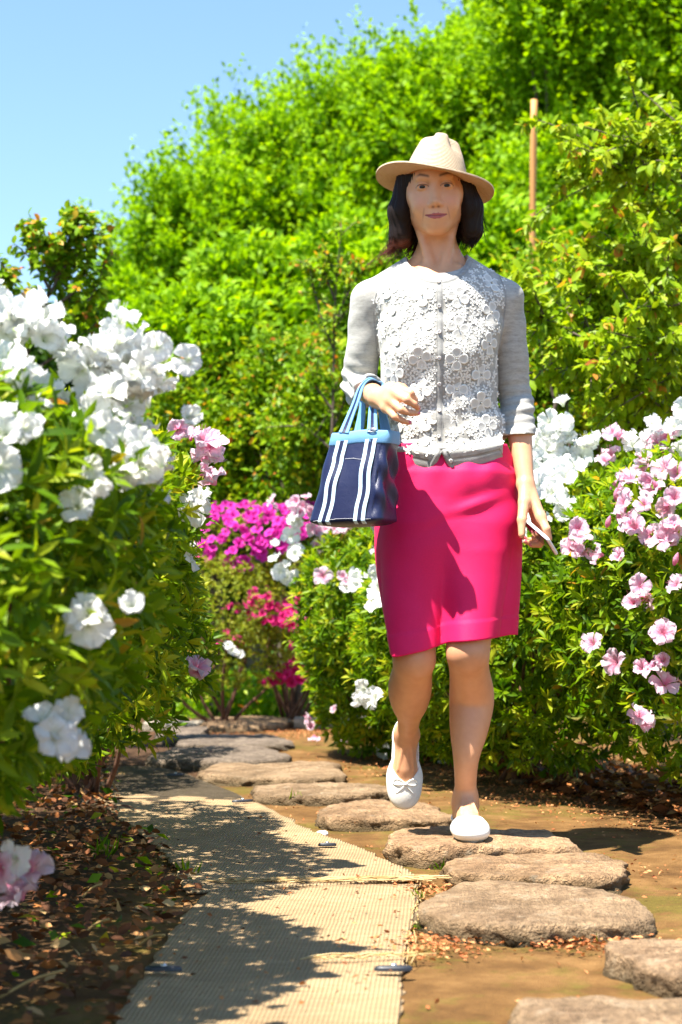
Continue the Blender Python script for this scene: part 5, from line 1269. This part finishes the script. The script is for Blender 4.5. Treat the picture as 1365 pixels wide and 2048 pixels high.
# lace flowers
def soft_n(px, py, n):
    s = np.array(n, float)
    for dx, dy in ((9, 0), (-9, 0), (0, 9), (0, -9)):
        h2, n2 = on_card(px+dx, py+dy)
        if h2 is not None: s = s + n2
    return norm(s)
def petal_geo(A, c, x, y, z, L, W, ang, th=.0018, rim=.35, surf=True):
    ca, sa = math.cos(ang), math.sin(ang); d = x*ca + y*sa; w = -x*sa + y*ca; n = 10; rings = ((.01, .55), (.62, .5), (.80, 1.25), (.93, 1.2), (1.0, .0), (1.0, -.9)); V = []
    for (s, hz) in rings:
        for j in range(n):
            a = j/n*2*np.pi; u = L*(.54 + .46*s*math.cos(a)); v = W*.5*s*math.sin(a)*(1+.25*math.cos(a)); V.append(c + d*u + w*v + z*(th*hz))
    Q = [(i*n+j, (i+1)*n+j, (i+1)*n+(j+1) % n, i*n+(j+1) % n) for i in range(len(rings)-1) for j in range(n)]
    A.add(V, Q, None, np.repeat([.25, .35, 1, 1, 1, 1], n) if L > .02 else np.ones(len(V)))
r = np.random.default_rng(12)
big = [(983, 566), (917, 595), (983, 625), (917, 655), (979, 688), (914, 718), (914, 779), (909, 837), (975, 852), (928, 884), (776, 627), (842, 655), (783, 689), (840, 716), (842, 780), (852, 840), (789, 746), (836, 886), (792, 861), (845, 591), (780, 578), (962, 806), (963, 750)]
for (bx, by) in big:
    h, n = on_card(bx, by)
    if h is None: continue
    z = soft_n(bx, by, n); x = norm(np.cross(z, [.1*r.normal(), .0, 1.0])); y = np.cross(z, x); A = Acc(); a0 = r.uniform(-.3, .3)
    for k in range(4): petal_geo(A, h + z*.0006, x, y, z, .0290, .0250, a0 + k*math.pi/2, .0006)
    A.tube([h, h+z*.005], .0018, 8)
    link('lace_flower', A.mesh('lace_flower'), M_lace, card)
# small sprays between them
pts = []; tries = 0
while len(pts) < 520 and tries < 14000:
    tries += 1; q = np.array([r.uniform(748, 1010), r.uniform(532, 914)])
    lx = np.interp(q[1], [530, 560, 600, 700, 780, 850, 920], [800, 760, 750, 756, 768, 775, 790]); rx = np.interp(q[1], [530, 560, 600, 700, 780, 850, 900, 915], [985, 1008, 1010, 995, 995, 1010, 1022, 990])
    if not (lx < q[0] < rx) or 869 < q[0] < 893: continue
    if math.hypot((q[0]-876)/80, (q[1]-501)/72) < 1: continue
    if q[1] > np.interp(q[0], [795, 860, 905, 1020], [900, 908, 904, 884]): continue
    if any(math.hypot(*(q-b)) < 21 for b in big) or any(math.hypot(*(q-b)) < 9.6 for b in pts): continue
    pts.append(q)
A = Acc()
for q in pts:
    h, n = on_card(*q)
    if h is None or n[1] > .2: continue
    z = soft_n(q[0], q[1], n); x = norm(np.cross(z, [0, 0, 1.0])); y = np.cross(z, x); m = r.integers(4, 6); a0 = r.uniform(0, 6)
    for k in range(m): petal_geo(A, h + z*.0006, x, y, z, .0098*r.uniform(.85, 1.1), .0050, a0 + k*2*math.pi/m, .00045)
o = link('lace_sprigs', A.mesh('lace_sprigs'), M_lace, card); o['kind'] = 'stuff'
# front panel base cloth (sheer pale grey) is the knit itself; seam at the armholes
ribbon('armhole_seam', [(770, 552), (752, 590), (749, 640), (754, 700)], 3, .0008, M_rib, card, .002, 40)
ribbon('armhole_seam', [(1000, 552), (1012, 590), (1008, 640), (998, 700)], 3, .0008, M_rib, card, .002, 40)

# ---- skirt
SK = [(893, 790, 1008, .086, 4.205), (915, 782, 1020, .096, 4.205), (950, 767, 1035, .116, 4.21), (1000, 761, 1041, .120, 4.212), (1050, 751, 1043, .124, 4.21), (1100, 751, 1043, .117, 4.205), (1150, 756, 1041, .110, 4.205), (1200, 764, 1038, .103, 4.20), (1250, 773, 1034, .097, 4.20), (1320, 786, 1030, .092, 4.20)]
SZ = np.array([P(0, s[0], YB)[2] for s in SK])[::-1]; SLx = np.array([P(s[1], s[0], YB)[0] for s in SK])[::-1]; SRx = np.array([P(s[2], s[0], YB)[0] for s in SK])[::-1]; SDp = np.array([s[3] for s in SK])[::-1]; SCy = np.array([s[4] for s in SK])[::-1]
nth, nz_ = 220, 110
hx = [P(q, 1290, 4.1)[0] for q in (780, 800, 850, 885, 905, 960, 1030)]; hzv = [P(880, q, 4.09)[2] for q in (1314, 1311, 1302, 1291, 1285, 1280, 1270)]
V = []
for i in range(nz_):
    for j in range(nth):
        th = j/nth*2*np.pi; cth, sth = math.cos(th), math.sin(th)
        xx = np.interp(SZ[0], SZ, (SLx+SRx)/2) + .17*cth; zb = float(np.interp(xx, hx, hzv)) + (.006 if sth > 0 else 0)
        u = i/(nz_-1); z = SZ[-1] + (zb-SZ[-1])*u
        a = (np.interp(z, SZ, SRx)-np.interp(z, SZ, SLx))/2; c = (np.interp(z, SZ, SRx)+np.interp(z, SZ, SLx))/2; b = np.interp(z, SZ, SDp); cy = np.interp(z, SZ, SCy)
        pw = 2/2.35; x = c + a*np.sign(cth)*abs(cth)**pw; y = cy - b*np.sign(-sth)*abs(sth)**pw*(1 if sth < 0 else 1)
        if sth < 0:
            tk = min(1.08, max(0, (HPR[2]-z)/(HPR[2]-KR[2]))); tcx, tcy, trr = HPR[0]+(KR[0]-HPR[0])*tk, HPR[1]+(KR[1]-HPR[1])*tk, np.interp(tk, [0, .5, 1], [.076, .062, .050]) + .020
            dx_ = (x-tcx)/trr; yt = tcy - trr*math.sqrt(max(0, 1-dx_*dx_)) + .03*max(0, abs(dx_)-1)*4 + (.3 if abs(dx_) > 1.5 else 0)
            dd = max(.035-abs(y-yt), 0)/.035; y = min(y, yt) - dd*dd*.035*.25*min(1, tk*3)
            tk = min(1.08, max(0, (HPL[2]-z)/(HPL[2]-KL[2]))); tcx, tcy, trr = HPL[0]+(KL[0]-HPL[0])*tk, HPL[1]+(KL[1]-HPL[1])*tk, np.interp(tk, [0, .5, 1], [.080, .066, .052]) + .014
            dx_ = (x-tcx)/trr; yt = tcy - trr*math.sqrt(max(0, 1-dx_*dx_)) + .03*max(0, abs(dx_)-1)*4 + (.3 if abs(dx_) > 1.5 else 0)
            dd = max(.045-abs(y-yt), 0)/.045; y = min(y, yt) - dd*dd*.045*.25*min(1, tk*3)
            y += .018*math.exp(-((x-P(893, 1200, 4.1)[0])/.022)**2)*max(0, (P(0, 1130, 4.2)[2]-z)/.2)**1.2
            px = 682.5+x/4.1*F; py = 1244-(z-HC)/4.1*F
            y += .0065*math.sin((px*.42+py)*.045+.6)*math.exp(-((py-985)/60.)**2)*min(1, max(0, (px-880)/60)) + .004*math.sin(px*.035-py*.012)*min(1, max(0, (py-950)/100.))
            y -= .010*math.exp(-((py-(1010-(px-950)*.35))/13.)**2)*math.exp(-((px-950)/55.)**2) 
            y += .0025*math.sin(px*.11+py*.02+3)*math.exp(-((py-925)/30.)**2)
            y += .004*math.exp(-((py-1040-(px-890)*-.5)/16.)**2)*math.exp(-((px-890)/45.)**2)
        if u > .90: x += .0016*cth; y += .0016*sth
        V.append((x, y, z))
V = np.array(V)
Q = np.array([(i*nth+j, (i+1)*nth+j, (i+1)*nth+(j+1) % nth, i*nth+(j+1) % nth) for i in range(nz_-1) for j in range(nth)])[:, ::-1]
t = NT('pink_cotton'); co = t.coord(); tw_ = t.noise(240, 3, t.map(co, (1, 1, 5)), .7); sl_ = t.noise(9, 4, co)
c = t.mix(.35, (.76, .004, .095), t.ramp(tw_, [(.3, .62), (.65, 1.0)]), 'MULTIPLY'); c = t.mix(t.math('MULTIPLY', t.ramp(sl_, [(.45, 0.0), (.7, 1.0)]), .25), c, (.80, .02, .17))
M_pinkc = t.done(t.pbr(c, .62, t.bump(t.math('ADD', tw_, t.math('MULTIPLY', sl_, 1.5)), .3, .003), .3, Sheen__Weight=.03))
skirt = link('skirt', mesh_np('skirt', V, Q), M_pinkc, person); md = skirt.modifiers.new('cloth', 'SOLIDIFY'); md.thickness = .0022; md.offset = -1

# ---- shoes
t = NT('white_leather'); h = t.noise(220, 4); M_leather = t.done(t.pbr(t.mix(.15, (.80, .78, .72), t.ramp(h, [(.3, .6), (.6, 1)]), 'MULTIPLY'), .38, t.bump(h, .15, .002), .45))
M_sole = plain('pale_sole', (.35, .30, .24), .7)
def shoe(fr, label=None):
    f0 = np.arange(-.066, .192, .0022); s0 = np.arange(-.062, .062, .0022); u0 = np.arange(-.006, .085, .0022)
    D = SDF(f0, s0, u0); I3 = np.eye(3)
    D.ell((-.018, 0, .034), (.0405, .0325, .040), I3, .01); D.cone((0, 0, .036), (.085, 0, .028), .033, .031, .015)
    D.ell((.098, 0, .022), (.062, .0475, .030), I3, .015); D.ell((.130, 0, .017), (.0480, .0425, .0235), I3, .012)
    f, s, u = D.xs[:, None, None], D.ys[None, :, None], D.zs[None, None, :]
    rim = .034 + .026*np.exp(-((f+.055)/.026)**2) + .004*np.clip((f-.05)/.05, 0, 1); fl = .112 - (s/.036)**2*.040
    op = smax(rim-u, f-fl, .006); Fq = smax(D.F, -op, .0015)
    inner = np.sqrt(((f-.03)/.085)**2 + (s/.0300)**2 + ((u-.055)/.050)**2); Fq = smax(Fq, -((inner-1)*.03), .002)
    Fq = smax(Fq, -u, .002); D.F = Fq.astype(np.float32)
    V, Q = D.mesh(); V = relax(V, Q, 1, .4); W = fr[0] + V[:, :1]*fr[1] + V[:, 1:2]*fr[3] + V[:, 2:3]*fr[2]
    sh = link('shoe', mesh_np('shoe', W, Q[:, ::-1]), M_leather, person)
    # sole
    n = 48; ol = []
    for j in range(n):
        a = j/n*2*np.pi; ff = .056 + .108*math.cos(a); w = np.interp(ff, [-.06, -.02, .04, .10, .15, .178], [.018, .031, .030, .044, .034, .012]); ol.append((ff, math.copysign(abs(math.sin(a))**.6, math.sin(a))*w*.93))
    ol = np.array(ol); VV = []
    for (sc, uz) in ((.96, .003), (1.0, .001), (1.0, -.004), (.96, -.0055), (.01, -.0055)):
        for q in ol: VV.append(FP(fr, .058+(q[0]-.058)*sc, q[1]*sc, uz))
    Q = [(i*n+j, (i+1)*n+j, (i+1)*n+(j+1) % n, i*n+(j+1) % n) for i in range(4) for j in range(n)]
    link('sole', mesh_np('sole', VV, np.array(Q)), M_sole, sh)
    # piping round the opening, bow
    pp = []
    for a in np.linspace(-.97*math.pi, .97*math.pi, 40):
        ff = .026 + .084*math.cos(a); w = np.interp(ff, [-.058, -.04, 0, .05, .09, .112], [.004, .024, .0325, .034, .026, .0]); ss = math.copysign(1, a)*w if abs(a) > .25 else w*a/.25
        pp.append(FP(fr, ff, ss, .0345 + .026*math.exp(-((ff+.055)/.026)**2) + .013*math.exp(-((ff-.115)/.022)**2)))
    Vt, Qt, Tt = tube(spline(pp, 90), .0017, 6); link('piping', mesh_np('piping', Vt, [Qt, Tt]), M_leather, sh)
    A = Acc(); c = (.120, 0, .0515)
    A.add(*[np.array([FP(fr, c[0]+.004*x, .005*y, c[2]+.0035*z) for x in (-1, 1) for y in (-1, 1) for z in (-1, 1)]), np.array([(0, 1, 3, 2), (4, 6, 7, 5), (0, 4, 5, 1), (2, 3, 7, 6), (0, 2, 6, 4), (1, 5, 7, 3)])])
    for sg in (-1, 1):
        A.tube(spline([FP(fr, .120, 0, .052), FP(fr, .110, .012*sg, .0525), FP(fr, .107, .026*sg, .048), FP(fr, .117, .031*sg, .044), FP(fr, .122, .018*sg, .050), FP(fr, .120, 0, .052)], 24), .0021, 6)
        A.tube(spline([FP(fr, .121, 0, .052), FP(fr, .132, .010*sg, .048), FP(fr, .142, .022*sg, .0395)], 10), .0019, 6)
    link('bow', A.mesh('bow'), M_leather, sh)
shoe(FS); shoe(FRt)

# ---- handbag hanging from the forearm
yaw = R(28); bx, by = np.array([math.cos(yaw), -math.sin(yaw), 0]), np.array([math.sin(yaw), math.cos(yaw), 0]) # local right, local back
BB = P(707, 1043, 4.04); lean = np.array([.030, 0, 0]); BH = .212
bag = empty('handbag', BB, 'small navy tote bag with light blue stripes hanging from her bent forearm', 'handbag')
def bag_pt(lx, ly, t):
    """lx, ly in -1..1 on the ring, t height 0..1"""
    w = .099 + (.079-.099)*t; d = .056 + (.034-.056)*t
    return BB + bx*lx*w + by*ly*d + np.array([0, 0, BH*t]) + lean*t
def ring(th, pw=.38):
    c, s = math.cos(th), math.sin(th); return math.copysign(abs(c)**pw, c), math.copysign(abs(s)**pw, s)
nr_, nt = 40, 120; V = []
for i in range(6):       # rounded base
    a = i/6; 
    for j in range(nt):
        lx, ly = ring(j/nt*2*np.pi); s = .02 + .95*math.sin(a*math.pi/2); q = bag_pt(lx*s, ly*s, 0); q[2] -= .014*math.cos(a*math.pi/2); V.append(q)
for i in range(nr_):
    t_ = i/(nr_-1)
    for j in range(nt):
        th = j/nt*2*np.pi; lx, ly = ring(th); q = bag_pt(lx, ly, t_*.9+.0); nrm = norm(bx*lx**3+by*ly**3)
        dsp = .0022*math.sin(lx*5 + t_*7 + 1.0)*math.sin(t_*math.pi)*(1 if ly < 0 else .5) + .0012*math.sin(lx*9 - t_*13)*t_*(1-t_)*3
        if lx > .75: dsp += -.012*math.sin(t_*math.pi)*math.exp(-(ly/.6)**2) + .006*math.sin(t_*16+ly*4)*math.sin(t_*math.pi)
        dsp += .004*math.exp(-((t_-.5)/.3)**2)*math.exp(-((lx)/.5)**2)
        V.append(q + nrm*dsp)
m = 6+nr_; Q = [(i*nt+j, i*nt+(j+1) % nt, (i+1)*nt+(j+1) % nt, (i+1)*nt+j) for i in range(m-1) for j in range(nt)]
t = NT('navy_nylon'); h = t.noise(700, 2); cr = t.noise(16, 4, None, .6); M_navy = t.done(t.pbr((.007, .010, .048), .36, t.bump(t.math('ADD', t.math('MULTIPLY', h, .3), cr), .35, .006), .5))
M_lblue = plain('light_blue_cotton', (.16, .36, .60), .65, .3, .25, 500, .2); M_pale = plain('pale_blue_tape', (.55, .70, .80), .6, .3, .25, 500, .1); M_thread = plain('white_thread', (.75, .75, .75), .8)
Vm = np.array(V); bagm = link('bag_body', mesh_np('bag_body', Vm, np.array(Q)), M_navy, bag); md = bagm.modifiers.new('cloth', 'SOLIDIFY'); md.thickness = .0015; md.offset = -1
bvb = BVHTree.FromPolygons([tuple(v) for v in Vm.tolist()], [tuple(map(int, q)) for q in Q])
def on_bag(q, n=None):
    h = bvb.find_nearest(Vector(q)); return np.array(h[0]), norm(np.array(q)-np.array(h[0]))
# top band
V = []
for (tt2, off) in ((.86, .0005), (.87, .0022), (.99, .0024), (1.005, .0012), (1.005, -.0012), (.90, -.0014)):
    for j in range(nt): lx, ly = ring(j/nt*2*np.pi); V.append(bag_pt(lx, ly, min(tt2, 1.02)) + norm(bx*lx**3+by*ly**3)*off + np.array([0, 0, .002*math.sin(4*lx+1)]))
Q = [(i*nt+j, i*nt+(j+1) % nt, (i+1)*nt+(j+1) % nt, (i+1)*nt+j) for i in range(5) for j in range(nt)]
link('top_band', mesh_np('top_band', np.array(V), np.array(Q)), M_lblue, bag)
def strip(name, path, side, width, mats, parent, thick=.0012):
    """three-coloured tape: path (n,3), side (n,3) unit across"""
    path = np.asarray(path); n = len(path); side = norm(side); T_ = norm(np.gradient(path, axis=0)); nn = norm(np.cross(side, T_)); nn = np.where(nn[:, 1:2] > 0, -nn, nn) if False else nn
    edges = np.array([-.5, -.18, .18, .5])*width; out = []
    for k, mat in enumerate(mats):
        a, b = edges[k], edges[k+1]; up = thick if k != 1 else thick*.6
        ringv = [path + side*a + nn*up, path + side*b + nn*up, path + side*b - nn*up, path + side*a - nn*up]
        V = np.stack(ringv, 1).reshape(-1, 3); Q = [(i*4+j, i*4+(j+1) % 4, (i+1)*4+(j+1) % 4, (i+1)*4+j) for i in range(n-1) for j in range(4)]
        o = link(name if k == 1 else 'stripe', mesh_np(name, V, np.array(Q), None, False), mat, parent if k == 1 else (out[0] if False else parent)); out.append(o)
    return out
AP = RE + (RW-RE)*.66; apex = AP + np.array([0, -.0, .036])
for ly, nm in ((-1, 'front'), (1, 'back')):
    ends = {}
    for lx in (-.50, .46):
        pts_ = []
        if ly < 0:
            for u in np.linspace(0, 1, 4): q = bag_pt(lx*1.0, -.55 + .0*u - .45*u, 0) ; q[2] -= .016*(1-u); pts_.append(q - np.array([0, 0, .0]) )
        for t_ in np.linspace(.03, 1.0, 26): pts_.append(bag_pt(lx, ly, t_))
        pth = []
        for q in pts_:
            h, n = on_bag(q + (-by if ly < 0 else by)*.02 + np.array([0, 0, -.006 if q[2] < BB[2]+.004 else 0])); pth.append(h + (-by if ly < 0 else by)*.0016 - (np.array([0, 0, .0016]) if q[2] < BB[2] else 0))
        pth = np.array(pth); sd = np.tile(bx, (len(pth), 1)); strip('strap', pth, sd, .030, (M_pale, M_navy, M_pale), bag)
        ends[lx] = bag_pt(lx, ly, .99) + (-by if ly < 0 else by)*.0028
    a, b = ends[-.50], ends[.46]; ap = apex + np.array([0, (-.010 if ly < 0 else .012), 0])
    fw = norm(RW-RE)
    path = spline([a, a*.55+ap*.45 + np.array([-.004, 0, .008]), ap + np.array([-.024, 0, -.018]), ap, ap + np.array([.022, 0, -.018]), b*.55+ap*.45 + np.array([.004, 0, .008]), b], 50)
    s0 = np.tile(bx, (50, 1)); wgt = np.sin(np.linspace(0, np.pi, 50))[:, None]**.6; sd = s0*(1-wgt) + wgt*np.array([fw*.9])*np.where(np.arange(50) < 25, 1, 1)[:, None]
    T_ = norm(np.gradient(path, axis=0)); sd = norm(sd - T_*np.sum(sd*T_, 1)[:, None])
    strip('handle', path, sd, .027, (M_lblue, M_navy if ly < 0 else M_lblue, M_lblue), bag, .0014)
# pocket hem and stitches
def stitches(name, f, n, mat=M_thread):
    A = Acc()
    for k in range(n):
        a = f((k+.15)/n); b = f((k+.8)/n); ha, _ = on_bag(a - by*.03); hb, _ = on_bag(b - by*.03); A.tube([ha - by*.0012, hb - by*.0012], .0005, 4)
    o = link(name, A.mesh(name), mat, bag); o['kind'] = 'stuff'
stitches('stitching', lambda u: bag_pt(-.32 + .62*u, -1, .72-.01*u), 26); stitches('stitching', lambda u: bag_pt(-.9 + 1.7*u, -1, .035), 60)
# snap ring at the right strap
c = ends and bag_pt(.46, -1, 1.0) - by*.006; Vt, Qt, Tt = tube(spline([c+bx*.010*math.cos(a)+np.array([0, 0, .004*math.sin(a)]) for a in np.linspace(0, 2*np.pi, 13)], 30), .0013, 6); link('metal_ring', mesh_np('metal_ring', Vt, [Qt, Tt]), M_steel, bag)

# ---- telephone
pa, pb2 = P(1053, 1048, 4.115), P(1106, 1094, 4.025); ax = norm(pb2-pa); nrm = np.array([.62, .25, .75]); nrm = norm(nrm-ax*np.dot(nrm, ax)); wd = np.cross(ax, nrm); cph = (pa+pb2)/2 + wd*0
phone = empty('telephone', cph, 'slim white mobile telephone held edge-on in her lowered hand', 'phone')
def slab(hl_, hw, ht, rc, off, name, mat, parent):
    n = 8; ol = []
    for (sx, sy) in ((1, 1), (-1, 1), (-1, -1), (1, -1)):
        for k in range(n):
            a = k/(n-1)*math.pi/2 + {(1, 1): 0, (-1, 1): math.pi/2, (-1, -1): math.pi, (1, -1): 1.5*math.pi}[(sx, sy)]; ol.append((sx*(hl_-rc)+rc*math.cos(a), sy*(hw-rc)+rc*math.sin(a)))
    ol = np.array(ol); m = len(ol); V = []
    for (s, z) in ((.01, -ht), (.95, -ht), (1, -ht*.6), (1, ht*.6), (.95, ht), (.01, ht)):
        for q in ol: V.append(cph + ax*q[0]*s + wd*q[1]*s + nrm*(z+off))
    Q = [(i*m+j, i*m+(j+1) % m, (i+1)*m+(j+1) % m, (i+1)*m+j) for i in range(5) for j in range(m)]
    return link(name, mesh_np(name, V, np.array(Q)), mat, parent)
slab(.062, .031, .0040, .008, 0, 'phone_case', plain('white_plastic', (.78, .76, .78), .3, .5), phone)
slab(.056, .028, .0004, .004, -.0042, 'screen', plain('black_glass', (.01, .01, .012), .08, .6), phone)
